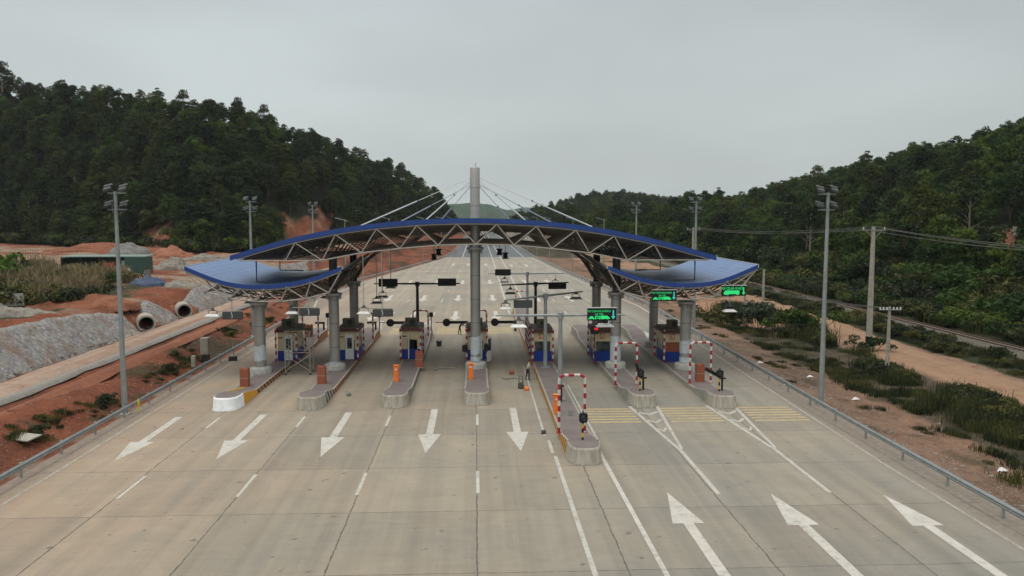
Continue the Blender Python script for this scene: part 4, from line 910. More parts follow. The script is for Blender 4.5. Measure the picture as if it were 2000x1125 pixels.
# ------------------------------------------------------------------ floodlight masts, highway lamps, poles
def flood_mast(x, y, label, z0=0., h=14.6, lean=0., mir=1, arms=True):
    root = thing('floodlight_mast', (x, y, z0), label, 'floodlight mast', 'tall floodlight masts around the plaza')
    m = MB(); m.tube([(0, 0, 0), (0, 0, h)], [.19, .10], 14); pole = m.build('pole', 'galv', root, smooth=40)
    m = MB(); m.box((0, 0, .1), (.6, .6, .2)); m.build('foundation', 'plinth_concrete', root)
    for k, z in enumerate((h - .1, h - 1.15)):
        m = MB(); m.box((.1 * mir, 0, z), (1.15, .07, .08)); m.box((.1*mir, 0, z), (.08, .7, .08)); br = m.build('cross_arm', 'galv', root)
        for q, (dx_, dy_) in enumerate(((-.5, -.2), (.45, -.2))):
            m = MB(); m.box((dx_ + .12 * mir, dy_ - .05, z + .28), (.46, .38, .10), rx=R(34 if k == 0 else 20), ry=R(-16 * mir), bev=.02); fl = m.build('floodlight', 'dark_grey', root)
            m = MB(); m.box((dx_ + .12 * mir, dy_ - .09, z + .20), (.42, .34, .06), rx=R(34 if k == 0 else 20), ry=R(-16 * mir)); m.build('lens', 'glass', fl); m = MB(); m.box((dx_ + .12 * mir, dy_ - .05 + .16, z + .28 + .21), (.54, .05, .08), rx=R(34 if k == 0 else 20), ry=R(-16 * mir)); m.build('rim', 'galv', fl)
flood_mast(-22.95, 52.2, 'tall floodlight mast nearest the camera on the left edge', -.1); flood_mast(23.7, 52.9, 'tall floodlight mast nearest the camera on the right edge', -.1, mir=-1)
flood_mast(-23.9, 86, 'tall floodlight mast rising behind the left wing roof', -.1); flood_mast(24.1, 86.5, 'tall floodlight mast rising behind the outer end of the arched roof at right', -.1, mir=-1)
flood_mast(-24.6, 122, 'farthest floodlight mast on the left, before the bare red slope', -.1); flood_mast(24.3, 120, 'farthest floodlight mast on the right, before the wooded hill', -.1, mir=-1)
def road_lamp(x, y, label, h=12.3):
    root = thing('highway_lamp', (x, y, -.1), label, 'street lamp', 'slender lamps along the far highway')
    m = MB(); m.tube([(0, 0, 0), (0, 0, h)], [.12, .06], 8); m.build('pole', 'galv', root); m = MB(); m.tube([(-1.1, 0, h + .15), (0, 0, h - .15), (.45, 0, h - .3)], .05, 6); m.box((-1.3, 0, h + .2), (.8, .25, .12), ry=R(12)); m.build('lamp_arm', 'galv', root)
ords = ['nearest', 'second', 'third', 'fourth', 'fifth', 'sixth', 'seventh']
for i, (x, y) in enumerate(((25.5, 158), (23.2, 190), (20.6, 222), (19.6, 255), (18.8, 290), (18.4, 325))): road_lamp(x, y, f'slender highway lamp at right of the road, {ords[i]} of the right row')
for i, (x, y) in enumerate(((-23.2, 143), (-20.4, 189), (-14.6, 222), (-11, 255), (-9.6, 300))): road_lamp(x, y, f'slender highway lamp at left of the road, {ords[i]} of the left row')
def wires(pa, pb, off, sag, label, zs=(0, 0, 0)):
    m = MB()
    for (ox_, oz_) in off:
        pts = [(pa[0] + (pb[0]-pa[0]) * k/14 + ox_, pa[1] + (pb[1]-pa[1]) * k/14, pa[2] + (pb[2]-pa[2]) * k/14 + oz_ - sag * 4 * (k/14) * (1 - k/14)) for k in range(15)]
        m.tube(pts, .028, 5)
    o = m.build('power_line', 'wire'); tag(o, label, 'power line', 'overhead wires at right')
def util_pole(x, y, z0, h, label, r_=(.24, .15), lattice=False, arms=True):
    root = thing('utility_pole', (x, y, z0), label, 'utility pole', 'concrete utility poles at right'); m = MB()
    if lattice:
        for s_ in (-1, 1): m.tube([(s_ * .15, 0, 0), (s_ * .06, 0, h)], [.07, .05], 6)
        k = 0; z = .3
        while z < h: m.box((0, 0, z), (.30 - .2 * z/h, .1, .22)); z += .55
        z = h * .45; m.box((0, 0, h * .75), (.16, .12, h * .5))
    else: m.tube([(0, 0, 0), (0, 0, h)], list(r_), 12)
    m.build('pole', 'pale_concrete', root, smooth=None if lattice else 40)
    if arms:
        m = MB(); m.box((0, -.12, h - (.25 if lattice else .35)), (2.6 if not lattice else 1.9, .08, .08))
        if not lattice: m.tube([(-.9, -.12, h - .35), (0, -.12, h - 1.3)], .03, 5); m.tube([(.9, -.12, h - .35), (0, -.12, h - 1.3)], .03, 5)
        ca = m.build('cross_arm', 'galv', root)
        m = MB()
        for dx_ in (-1.1, 0, 1.1) if not lattice else (-.9, -.6, -.3, .3, .6, .9): m.lathe((dx_, -.12, h - .3), [(.04, 0), (.08, .08), (.05, .12), (.07, .2), (.02, .26)], 8)
        m.build('insulator', 'plastic_white', ca)
    if not lattice and h > 10:
        m = MB(); m.lathe((0, 0, 0), [(r_[0] + .012, .9), (r_[0] + .008, 1.5)], 12); m.build('black_band', 'black', root)
    return root
util_pole(41.0, 80.6, -1.1, 12.9, 'tall tapering concrete utility pole with a black band beside the dirt road', (.34, .19)); util_pole(35.8, 67.0, -1.1, 6.2, 'short lattice concrete pole with white insulators among dark bushes', lattice=True)
util_pole(41.3, 112.3, -1.1, 6.3, 'short pale concrete post just right of the outer wing tip', (.2, .15), arms=False); util_pole(33.9, 98.5, -1.1, 5.6, 'lattice concrete post left of the pale post by the wing tip', lattice=True, arms=False)
util_pole(40.2, 146, -1.1, 11.8, 'concrete utility pole behind the second right floodlight mast', (.26, .16)); util_pole(44.5, 24, -1.1, 12.9, 'concrete utility pole outside the right edge of the view', (.3, .19))
wires((41, 80.5, 11.6), (40.2, 146, 10.6), ((-1.1, 0), (1.1, 0), (0, .25)), .7, 'power wires from the tall pole back to the pole behind the floodlight mast')
wires((41, 80.5, 11.6), (44.5, 24, 11.6), ((-1.1, 0), (1.1, 0), (0, .25)), 1.3, 'power wires from the tall pole towards the right edge of the photo')
wires((35.8, 66.9, 4.95), (33.9, 98.5, 4.3), ((-.4, 0), (.4, 0)), .4, 'thin low wires from the short lattice pole to the post by the wing')

# railway
root = thing('railway_track', (55, 100, -.9), 'single railway track with rusty rails running past the dirt road', 'railway track'); 
m = MB(); m.add([(-2.1, -80, -.05), (-1.4, -80, .28), (1.4, -80, .28), (2.1, -80, -.05), (-2.1, 160, -.05), (-1.4, 160, .28), (1.4, 160, .28), (2.1, 160, -.05)], [(0, 1, 5, 4), (1, 2, 6, 5), (2, 3, 7, 6)]); m.build('ballast', 'olive_brown', root)
for s_ in (-.55, .55): m = MB(); m.box((s_, 40, .44), (.14, 240, .18)); m.build('rail', 'rust_rail', root)
m = MB()
for k in range(340): m.box((0, -79.6 + k * .705, .31), (2.1, .24, .14))
o = m.build('sleepers', 'sleeper', root); o['kind'] = 'stuff'

# ------------------------------------------------------------------ stone pitched slopes and culverts at left
def pitched(y0, y1, label, topf, botx=-35.0, seed=0):
    m = MB(); n = int((y1 - y0) / .6); w = 7; vs = []
    for j in range(n + 1):
        y = y0 + (y1 - y0) * j / n; tz = topf(y)
        for i in range(w):
            q = i / (w - 1); x = botx - q * (tz - 1.) * 1.08; z = 1.0 + (tz - 1) * q
            dd = .12 * noise.noise(Vector((x * 1.3, y * 1.3, z + seed))); z -= .5 * (i == 0); x += .35 * (i == 0)
            vs.append((x + .30 + dd, y, z + .22 + dd - (.5 if i in (0, w - 1) and False else 0)))
    for j in range(n + 1): vs.append((vs[j*w + w - 1][0] - 1.2, vs[j*w + w - 1][1], vs[j*w + w - 1][2] - .7))
    o_ = (n + 1) * w
    m.add(vs, [(j*w + i, j*w + i + 1, (j+1)*w + i + 1, (j+1)*w + i) for j in range(n) for i in range(w-1)] + [(j*w + w - 1, o_ + j, o_ + j + 1, (j+1)*w + w - 1) for j in range(n)])
    o = m.build('stone_slope', 'stone_pitching', smooth=180); tag(o, label, 'stone slope', 'grey stone faced cut slopes at left')
pitched(26, 83, 'long grey stone faced slope left of the pale service road', lambda y: interp(y, [(26, 3.6), (64, 3.9), (74, 3.6), (79, 3.3), (83, 2.5)]) + .15 * noise.noise(Vector((y * .3, 0, 0))))
pitched(86.5, 93.5, 'small grey stone slope between the two pipe mouths', lambda y: interp(y, [(86.5, 1.9), (91, 3.3), (93.5, 1.7)]), seed=3); pitched(98, 190, 'farther grey stone slope beyond the second pipe mouth', lambda y: interp(y, [(98, 1.9), (106, 3.2), (150, 3.4), (190, 2.5)]), seed=6)
def culvert(x, y, z, label):
    root = thing('culvert_pipe', (x, y, z), label, 'culvert pipe', 'concrete culvert pipes in the red bank', rz=R(25), sc=.9); n = 28
    m = MB(); vs = []; prof = [(.80, 0.), (1.0, 0.), (1.0, 3.2), (.80, 3.2)]
    for r_, d in prof:
        for k in range(n): a = 2*math.pi*k/n; vs.append((r_ * math.cos(a), d, r_ * math.sin(a)))
    m.add(vs, [(i % 4 * n + k, i % 4 * n + (k+1) % n, (i+1) % 4 * n + (k+1) % n, (i+1) % 4 * n + k) for i in range(4) for k in range(n)]); m.build('pipe_ring', 'pale_concrete', root, smooth=40)
    m = MB(); m.tube([(0, 3.0, 0), (0, 3.1, 0)], .82, 28); m.build('dark_interior', 'dark_void', root)
culvert(-34.3, 83.9, 1.7, 'concrete pipe mouth nearer the camera in the red bank'); culvert(-34.3, 94.8, 1.7, 'concrete pipe mouth farther away beside the service road')

def mound(name, x, y, rx_, ry_, h, mat, label, cat, seed=0, z0=None):
    m = MB(); n = 44; rings = 16; vs = []; z0 = gz(x, y) if z0 is None else z0
    for i in range(rings + 1):
        q = i / rings
        for k in range(n):
            a = 2*math.pi*k/n; nn = noise.fractal(Vector((math.cos(a) * 2 * q + seed, math.sin(a) * 2 * q, seed)), 1, 2, 4)
            rr_ = q * (1 + .22 * nn); n3 = noise.fractal(Vector((rx_ * rr_ * math.cos(a) * .9, ry_ * rr_ * math.sin(a) * .9, seed)), .7, 2, 5); vs.append((rx_ * rr_ * math.cos(a), ry_ * rr_ * math.sin(a), h * (1 - q) ** .8 * (1 + .2 * nn) + h * .12 * nn + .22 * n3 - (.5 if i == rings else 0)))
    m.add(vs, [(i*n + k, i*n + (k+1) % n, (i+1)*n + (k+1) % n, (i+1)*n + k) for i in range(rings) for k in range(n)])
    o = m.build(name, mat, smooth=180, loc=(x, y, z0)); return tag(o, label, cat)
mound('tarpaulin', -44.8, 111, 2.6, 2.2, 1.25, 'tarp_blue', 'dark blue tarpaulin thrown over a low heap in the yard', 'tarpaulin', 1)
mound('gravel_heap', -79, 185, 5.5, 4, 2.9, 'pile_grey', 'grey gravel heap behind the green shed', 'heap', 2); mound('soil_heap', -66, 175, 5., 3.5, 2.5, 'pile_red', 'orange soil heap right of the grey gravel heap', 'heap', 3)
mound('rubble_heap', -53.5, 143, 3.6, 2.6, 2.3, 'rubble', 'pale rubble heap just right of the green shed', 'heap', 4); mound('rubble_heap', -56, 168, 5, 2.5, 1.2, 'rubble', 'long low pale rubble heap beyond the soil heap', 'heap', 5)
mound('rubble_heap', -41.5, 112, 3.5, 2.5, .8, 'rubble', 'low scattered rubble heap beside the blue tarpaulin', 'heap', 6); mound('rubble_heap', -34.2, 80.5, 1.9, 1.4, .7, 'rubble', 'small stones heaped below the nearer pipe mouth', 'heap', 7)
mound('rubble_heap', -45, 77, 5, 2.4, 1.1, 'rubble', 'broken concrete heap on top of the bank at far left', 'heap', 8)
mound('earth_mound', -37.2, 87.2, 3.2, 3.0, 1.9, 'red_track', 'red earth heaped over the nearer pipe', 'mound', 21, .9); mound('earth_mound', -37.0, 98.0, 3.0, 2.8, 1.8, 'red_track', 'red earth heaped over the farther pipe', 'mound', 22, .9)
mound('earth_mound', -42.5, 87, 6.5, 5, 1.1, 'red_track', 'rounded red earth mound above the stone slope', 'mound', 9); mound('earth_mound', -93, 205, 16, 6, 2.2, 'red_track', 'broad red earth bank behind the long shed', 'mound', 12)
mound('rock_outcrop', 24, 470, 7, 14, 8.5, 'rubble', 'beige rock outcrop at the right side of the far highway', 'rock outcrop', 10, 0); mound('rock_outcrop', -22, 520, 12, 20, 14, 'rubble', 'brown rocky cutting at the left side of the far highway', 'rock outcrop', 11, 0)
mound('rock_outcrop', 27, 395, 5, 16, 6, 'rubble', 'low stony bank nearer on the right side of the highway', 'rock outcrop', 13, 0)
# broken masonry ruin at far left
m = MB(); m.box((0, 0, .6), (3.2, .3, 1.3), rz=.1); m.box((-1.55, .1, .9), (.3, .3, 2.0)); m.box((1.4, 1., .45), (.3, 2.0, 1.0)); o = m.build('ruined_wall', 'plinth_concrete', loc=(-48.5, 84.5, gz(-48.5, 84.5))); tag(o, 'broken grey masonry wall on the bank at far left', 'wall')
# shed
z = 3.6; root = thing('site_shed', (-59.0, 131, z), 'long green site shed with an open front and pale flat roof', 'shed')
m = MB(); m.box((4.9, -.6, 1.35), (3.2, 3.0, 2.7)); m.box((-1.2, 2.2, 1.35), (12., .15, 2.7)); m.box((-6.9, .4, 1.3), (.12, 3.6, 2.6)); m.box((1.6, 1., 1.3), (.1, 2.4, 2.6)); m.build('wall', 'shed_green', root)
m = MB(); m.box((-.2, .2, 2.85), (13.2, 3.8, .12), rx=R(2)); m.build('roof', 'shed_roof', root)
m = MB()
for x in (-6.5, -3.5, -.6, 2.4): m.tube([(x, -2.0, 0), (x, -2.0, 2.85)], .06, 6)
m.build('post', 'dark_steel', root); m = MB(); m.box((2.6, -.5, 1.1), (.9, .1, 2.1)); m.build('door', 'door_white', root); m = MB(); m.box((.6, -1.4, .8), (1.5, 1.2, 1.5)); m.box((.6, -1.4, 1.65), (1.7, 1.4, .1), rx=.2); m.build('red_locker', 'red_paint', root)
# fences / panels in the yard
m = MB()
for k in range(14): m.box((k * .95, noise.noise(Vector((k, 0, 0))) * .2, 1.1), (.8, .06, 2.3 + .3 * noise.noise(Vector((k * 2.1, 3, 0)))), rz=.05)
o = m.build('rusty_fence', 'booth_roof', loc=(-77, 208, 3.4)); tag(o, 'rusty sheet fence before the wooded hill at left', 'fence')
m = MB()
for k in range(12): m.tube([(k * .45, 0, 0), (k * .45, 0, 2.3)], .03, 5)
m.tube([(0, 0, 2.2), (5, 0, 2.2)], .03, 5); m.tube([(0, 0, 1.2), (5, 0, 1.2)], .03, 5); o = m.build('wire_fence', 'olive_brown', loc=(-88, 155, 4.2)); tag(o, 'short brown fence behind the reeds at far left', 'fence')
# service cabinet by the left rail, hydrant, boxes, boards
root = thing('roadside_cabinet', (-24.2, 71.6, 0), 'weathered pale cabinet standing behind the left guard rail', 'cabinet'); m = MB(); m.box((0, 0, 1.35), (.72, .6, 1.5), bev=.03); m.build('case', 'pale_concrete', root); m = MB(); m.box((0, 0, .3), (.6, .5, .62)); m.build('stand', 'dark_steel', root); m = MB(); m.box((0, -.31, 1.35), (.6, .02, 1.3)); m.build('door', 'grey_concrete', root)
m = MB(); m.box((0, 0, .5), (.36, .36, 1.0), bev=.03); o = m.build('marker_post', 'pale_concrete', loc=(-24.2, 68.6, .0)); tag(o, 'short pale concrete post beside the roadside cabinet', 'post')
m = MB(); m.box((0, 0, .2), (.65, .5, .4), bev=.03); o = m.build('junction_box', 'dark_steel', loc=(-21.8, 71.6, 0)); tag(o, 'small black box on the pavement inside the left guard rail', 'box')
root = thing('yellow_valve', (-22.4, 53.0, -.1), 'yellow valve post just right of the near left floodlight mast', 'valve post'); m = MB(); m.tube([(0, 0, 0), (0, 0, .95)], .05, 8); m.build('stem', 'hydrant_yellow', root); m = MB(); m.box((0, 0, .7), (.14, .1, .25)); m.build('body', 'hydrant_yellow', root)
m = MB(); m.box((0, 0, .12), (1.6, .95, .06), rx=.12, rz=-.35); o = m.build('loose_board', 'pale_concrete', loc=(-25.2, 44.6, gz(-25.2, 44.6) + .12)); tag(o, 'pale flat board lying on red soil at the lower left', 'board')
m = MB(); m.tube([(0, 0, 0), (.8, 1.6, .02)], .035, 5); m.tube([(.2, -.2, 0), (1.0, 1.4, .02)], .035, 5); o = m.build('striped_bar', 'black_yellow', loc=(-17.7, 55.9, .6)); tag(o, 'black and yellow bar lying on the outermost left island', 'bar')
# work things on the pavement
root = thing('compactor', (3.35, 59.0, 0), 'dark compactor machine standing on the lane near the worker in the pale shirt', 'machine'); m = MB(); m.box((0, 0, .22), (.42, .55, .4), bev=.05); m.build('body', 'olive_brown', root); m = MB(); m.tube([(-.15, 0, .4), (-.13, .1, .9), (.13, .1, .9), (.15, 0, .4)], .03, 6); m.build('handle', 'dark_steel', root)
for n_, x, y, s_, mt, lab in (('orange_bag', 3.75, 58.2, .17, 'orange', 'small orange bag beside the dark machine'), ('red_bucket', 2.9, 64.3, .2, 'brick_red', 'reddish bucket with a white rim on the lane near the worker'), ('green_rag', -9.2, 57., .16, 'shed_roof', 'scrap of green plastic on the second lane from the left'), ('stone', 4.0, 46.4, .14, 'dark_grey', 'small dark stone on the pavement near the longest island')):
    m = MB(); m.lathe((0, 0, 0), [(s_ * .9, 0), (s_ * 1.1, s_), (s_ * .8, s_ * 1.6)], 10); o = m.build(n_, mt, loc=(x, y, 0)); tag(o, lab, n_.replace('_', ' '))
m = MB(); m.box((0, 0, .06), (.9, .5, .12), rz=.3, bev=.04); m.box((.8, .1, .04), (.7, .3, .08), rz=-.4, bev=.03); o = m.build('sack', 'grey_concrete', loc=(2.5, 62.6, 0)); tag(o, 'flattened cement sacks on the lane left of the worker', 'sack')
m = MB(); m.tube([(0, 0, .04), (.5, .5, .1), (1.1, .8, .05), (1.9, 1.0, .04)], .05, 6); o = m.build('hose', 'grey_concrete', loc=(-3.6, 66.2, 0)); tag(o, 'pale hose lying on the lane left of the pylon', 'hose')
m = MB(); m.lathe((0, 0, 0), [(.24, 0), (.28, .5), (.26, .5)], 12); m.tube([(-.28, 0, .5), (0, 0, .7), (.28, 0, .5)], .02, 5); o = m.build('bucket', 'dark_grey', loc=(-4.6 + .9, 78.8, 0)); tag(o, 'grey bucket on the lane behind the booth with the open door', 'bucket')
# scaffold tower
root = thing('scaffold_tower', (-14.55, 65.5, 0), 'pale tubular scaffold tower before the leftmost booth', 'scaffold'); m = MB(); w, d = 2.0, 1.3
for lv in range(2):
    z0 = .12 + lv * 1.75
    for x in (-w/2, w/2):
        for y in (-d/2, d/2): m.tube([(x, y, z0), (x, y, z0 + 1.75)], .03, 6)
        m.tube([(x, -d/2, z0 + 1.6), (x, d/2, z0 + 1.6)], .025, 6); m.tube([(x, -d/2, z0 + .5), (x, d/2, z0 + .5)], .025, 6)
    for y in (-d/2, d/2): m.tube([(-w/2, y, z0 + .2), (w/2, y, z0 + 1.5)], .025, 6); m.tube([(w/2, y, z0 + .2), (-w/2, y, z0 + 1.5)], .025, 6); m.tube([(-w/2, y, z0 + 1.72), (w/2, y, z0 + 1.72)], .025, 6)
m.build('tube_frame', 'pale_concrete', root)
for x in (-w/2, w/2):
    for y in (-d/2, d/2): m = MB(); m.box((x, y, .06), (.16, .16, .08)); m.tube([(x - .05, y, .07), (x + .05, y, .07)], .07, 8); m.build('castor', 'dark_steel', root)
m = MB(); m.box((0, 0, 3.66), (w, d * .8, .05)); m.build('platform', 'olive_brown', root)

# ------------------------------------------------------------------ people
def person(loc, rz, joints, edges, rad, mats, label, face_dir):
    # joints in metres; the pelvis is vertex 0 and is the skin root
    me = bpy.data.meshes.new('p'); me.from_pydata(joints, edges, []); ob = bpy.data.objects.new('p', me); C.objects.link(ob)
    md = ob.modifiers.new('skin', 'SKIN'); me.skin_vertices[0].data[0].use_root = True
    for i, r_ in enumerate(rad): me.skin_vertices[0].data[i].radius = (r_, r_) if not isinstance(r_, tuple) else r_
    sb = ob.modifiers.new('sub', 'SUBSURF'); sb.levels = 2; sb.render_levels = 2
    dg = bpy.context.evaluated_depsgraph_get(); nm = bpy.data.meshes.new_from_object(ob.evaluated_get(dg)); C.objects.unlink(ob); bpy.data.objects.remove(ob)
    nm.materials.clear()
    for m_ in ('skin', mats[0], mats[1], 'hair'): nm.materials.append(M[m_])
    J = [Vector(j) for j in joints]
    for p in nm.polygons:
        c = p.center; k = min(range(len(edges)), key=lambda i: segd(c, J[edges[i][0]], J[edges[i][1]])); p.material_index = edge_mat[k]
    nm.shade_smooth(); o = bpy.data.objects.new('person', nm); C.objects.link(o); o.location = loc; o.rotation_euler.z = rz; tag(o, label, 'person')
    return o
def segd(p, a, b):
    ab = b - a; q = max(0, min(1, (p - a).dot(ab) / ab.dot(ab))); return (a + ab * q - p).length
def make_person(loc, rz, label, top, bottom, bend, arms, stride=.10, height=1.65):
    global edge_mat
    # local: faces -Y
    def rot(p, a, piv): # forward bend about X at the hips
        v = Vector(p) - Vector(piv); v = Matrix.Rotation(a, 3, 'X') @ v; return tuple(v + Vector(piv))
    pv = (0, 0, .92)
    J = [(0, 0, .92), (0, 0, 1.12), (0, 0, 1.32), (0, .0, 1.45), (0, -.01, 1.53), (0, -.01, 1.63)]
    E = [(0, 1), (1, 2), (2, 3), (3, 4), (4, 5)]; Rd = [(.16, .12), (.15, .11), (.17, .11), (.06, .06), (.078, .085), (.075, .085)]; edge_mat = [1, 1, 1, 0, 0]
    J = [rot(p, bend, pv) for p in J]
    for s_ in (-1, 1):
        b = len(J); J += [(s_*.10, s_*stride*.2, .86), (s_*.11, -.03 + s_*stride, .48), (s_*.11, s_*stride*1.2 + .03, .09), (s_*.12, s_*stride*1.2 - .13, .035)]
        E += [(0, b), (b, b+1), (b+1, b+2), (b+2, b+3)]; Rd += [.095, .062, .045, .035]; edge_mat += [2, 2, 2, 3]
        b = len(J); el, ha = arms[0 if s_ < 0 else 1]
        sh = rot((s_*.19, 0, 1.38), bend, pv); J += [sh, el, ha]; E += [(2, b), (b, b+1), (b+1, b+2)]; Rd += [.052, .042, .03]; edge_mat += [1, 1, 0]
        d = (Vector(ha) - Vector(el)).normalized(); sd_ = Vector((1, 0, 0))
        pb = len(J); J.append(tuple(Vector(ha) + d * .06)); E.append((b+2, pb)); Rd.append((.035, .018)); edge_mat.append(0)
        for k, (off, ln) in enumerate(((-.032, .065), (-.011, .078), (.011, .074), (.032, .058))):
            q = len(J); J += [tuple(Vector(ha) + d * .09 + sd_ * off), tuple(Vector(ha) + d * (.09 + ln) + sd_ * off * 1.15 + Vector((0, 0, -.02)))]
            E += [(pb, q), (q, q+1)]; Rd += [.0095, .008]; edge_mat += [0, 0]
        q = len(J); J.append(tuple(Vector(ha) + d * .06 + sd_ * (-s_) * .06)); E.append((b+2, q)); Rd.append(.010); edge_mat.append(0)
    k_ = height / 1.72; J = [tuple(c * k_ for c in j) for j in J]
    o = person(loc, rz, J, E, Rd, (top, bottom), label, None)
    hd = Vector(J[4]).lerp(Vector(J[5]), .6); up = (Vector(J[5]) - Vector(J[4])).normalized()
    m = MB(); vs = []
    m.lathe((0, 0, 0), [(.092 * math.cos(a) + .001, .10 * math.sin(a)) for a in (R(-5), R(20), R(45), R(70), R(89))], 14)
    hr = m.build('hair', 'hair', o, smooth=180); hr.location = hd + up * .03 + Vector((0, .015, 0)); hr.rotation_euler.x = bend
    m = MB(); hb = hd; m.ball(tuple(hd + Vector((0, -.085, -.01))), .016, 6); m.ball(tuple(hd + Vector((-.085, 0, 0))), .022, 6); m.ball(tuple(hd + Vector((.085, 0, 0))), .022, 6); m.build('nose_and_ears', 'skin', o, smooth=180)
    m = MB(); m.ball(tuple(hd + Vector((-.03, -.078, .015))), .010, 6); m.ball(tuple(hd + Vector((.03, -.078, .015))), .010, 6); m.box(tuple(hd + Vector((0, -.082, -.045))), (.045, .008, .008)); m.build('eyes_and_mouth', 'hair', o)
make_person((4.05, 61.9, 0), R(90), 'worker in a pale shirt and dark trousers leaning on the longest island edge', 'shirt_pale', 'cloth_dark', R(12), (((-.27, -.16, 1.14), (-.18, -.42, 1.08)), ((.27, -.16, 1.14), (.15, -.44, 1.12))))
make_person((-1.8, 86.3, 0), R(75), 'worker in dark clothes stooping on the lane left of the pylon', 'cloth_maroon', 'cloth_dark', R(38), (((-.26, -.52, 1.05), (-.14, -.74, 1.10)), ((.26, -.5, 1.02), (.12, -.74, 1.05))), .14)

# ------------------------------------------------------------------ vegetation
def leaf_cloud(m, centres, rads, per, size, rng, flat=1.):
    for c, r_ in zip(centres, rads):
        for _ in range(per):
            v = rng.normal(size=3); v /= np.linalg.norm(v)
            if v[2] < -.35: v[2] *= -.6
            rr_ = r_ * (.72 + .38 * rng.random()); p = np.array(c) + v * np.array([rr_, rr_, rr_ * flat])
            nrm = v + rng.normal(size=3) * .55; nrm /= np.linalg.norm(nrm)
            a = np.cross(nrm, [0, 0, 1.] if abs(nrm[2]) < .9 else [1., 0, 0]); a /= np.linalg.norm(a); b = np.cross(nrm, a)
            th = rng.random() * 6.28; a, b = a * math.cos(th) + b * math.sin(th), b * math.cos(th) - a * math.sin(th)
            s_ = size * (.6 + .8 * rng.random()); a = a * s_; b = b * s_ * .62
            m.add([p - a, p + b * .8 - a * .1, p + a, p - b * .8 + a * .1], [(0, 1, 2, 3)])
def tree_mesh(kind, seed):
    rng = np.random.default_rng(seed); tr = MB(); cr_ = MB(); cs = []; rs = []
    lean = rng.normal(size=2) * .25
    if kind == 'pine':
        H_ = 10.5; n = 30
        for k in range(n):
            q = k / (n - 1); z = 2.6 + 7.2 * q + rng.normal() * .3; R_ = (3.1 * (1 - q) ** .55 + .5) * (.7 + .6 * rng.random()); a = k * 2.4 + rng.random()
            cs.append((R_ * .75 * math.cos(a) + lean[0] * q, R_ * .75 * math.sin(a) + lean[1] * q, z)); rs.append(.9 + .6 * rng.random())
        per, size, flat = 56, .31, .7
    elif kind == 'tall':
        H_ = 13.; n = 24
        for k in range(n):
            q = k / (n - 1); z = 6.6 + 6. * q + rng.normal() * .5; R_ = 2.9 * (1 - q * .6) * (.6 + .8 * rng.random()); a = rng.random() * 6.28
            cs.append((R_ * .8 * math.cos(a) + lean[0], R_ * .8 * math.sin(a) + lean[1], z)); rs.append(.8 + .5 * rng.random())
        per, size, flat = 50, .27, .85
    else:
        H_ = 8.8; n = 26
        for k in range(n):
            v = rng.normal(size=3); v /= np.linalg.norm(v); rr_ = (.5 + .5 * rng.random()); q = (v[2] * rr_ + 1) / 2
            cs.append((v[0] * 2.5 * rr_, v[1] * 2.5 * rr_, 5.4 + v[2] * 2.9 * rr_)); rs.append(.8 + .7 * rng.random())
        cs.append((0, 0, 8.)); rs.append(1.0); per, size, flat = 52, .30, .8
    leaf_cloud(cr_, cs, rs, per, size, rng, flat)
    tr.tube([(0, 0, -1.2), (lean[0] * .3, lean[1] * .3, H_ * .4), (lean[0], lean[1], H_ * .93)], [.2, .14, .04], 7)
    for c in cs[::2]: tr.tube([(lean[0] * .4, lean[1] * .4, max(1.5, c[2] - 1.6)), (c[0] * .6, c[1] * .6, c[2] - .5), c], [.07, .045, .02], 4, cap=False)
    def mk(mb, mat):
        me = bpy.data.meshes.new(kind); me.from_pydata(mb.v, [], mb.f); me.materials.append(M[mat]); me.update(); return me
    tm = mk(tr, 'pale_bark' if kind == 'tall' else 'bark'); cm = mk(cr_, 'pine_needles' if kind != 'broad' else 'broad_leaves')
    jm = MB(); jm.add(tr.v, tr.f); jm.k = 1; jm.add(cr_.v, cr_.f); me = bpy.data.meshes.new(kind + '_whole'); me.from_pydata(jm.v, [], jm.f); me.materials.append(M['bark']); me.materials.append(cm.materials[0]); me.polygons.foreach_set('material_index', jm.m); me.update()
    return tm, cm, me
TREES = {k: [tree_mesh(k, 10 + i + 20 * q) for i in range(4)] for q, k in enumerate(('pine', 'broad', 'tall'))}
def plant_tree(kind, v, loc, s_, rz, label, group, name):
    tm, cm, _ = TREES[kind][v % 4]; r_ = thing(name, loc, label, 'tree', group, rz, s_)
    for nm, me in (('trunk', tm), ('crown', cm)): o = bpy.data.objects.new(nm, me); C.objects.link(o); o.parent = r_
    return r_
def cover(hname, step, u0, u1, smin, smax, seed):
    rnd = random.Random(seed); h = HILLS[hname]; out = []; ymax = 800; y = 60.
    while y < ymax:
        x = u0 * y
        while x < u1 * y:
            px_ = x + rnd.uniform(-.45, .45) * step; py_ = y + rnd.uniform(-.45, .45) * step; z, s_ = hz(h, px_, py_, True)
            if smin < s_ < smax and z > -5 and not bare(px_, py_, 0): out.append((px_, py_, gz(px_, py_), s_))
            x += step
        y += step * .9
    return out
rnd = random.Random(5)
def in_view(p): u_ = p[0] / p[1]; return -.68 < u_ < .80
left = [p for p in cover('left', 4.9, -.70, -.025, .03, 1.12, 1)]; right = [p for p in cover('right', 4.9, .12, .78, .02, 1.12, 2)]; mid = cover('mid', 6., .05, .30, .03, 1.08, 3)
left.sort(key=lambda p: math.hypot(p[0], p[1])); right.sort(key=lambda p: math.hypot(p[0], p[1]))
stuff_pts = []
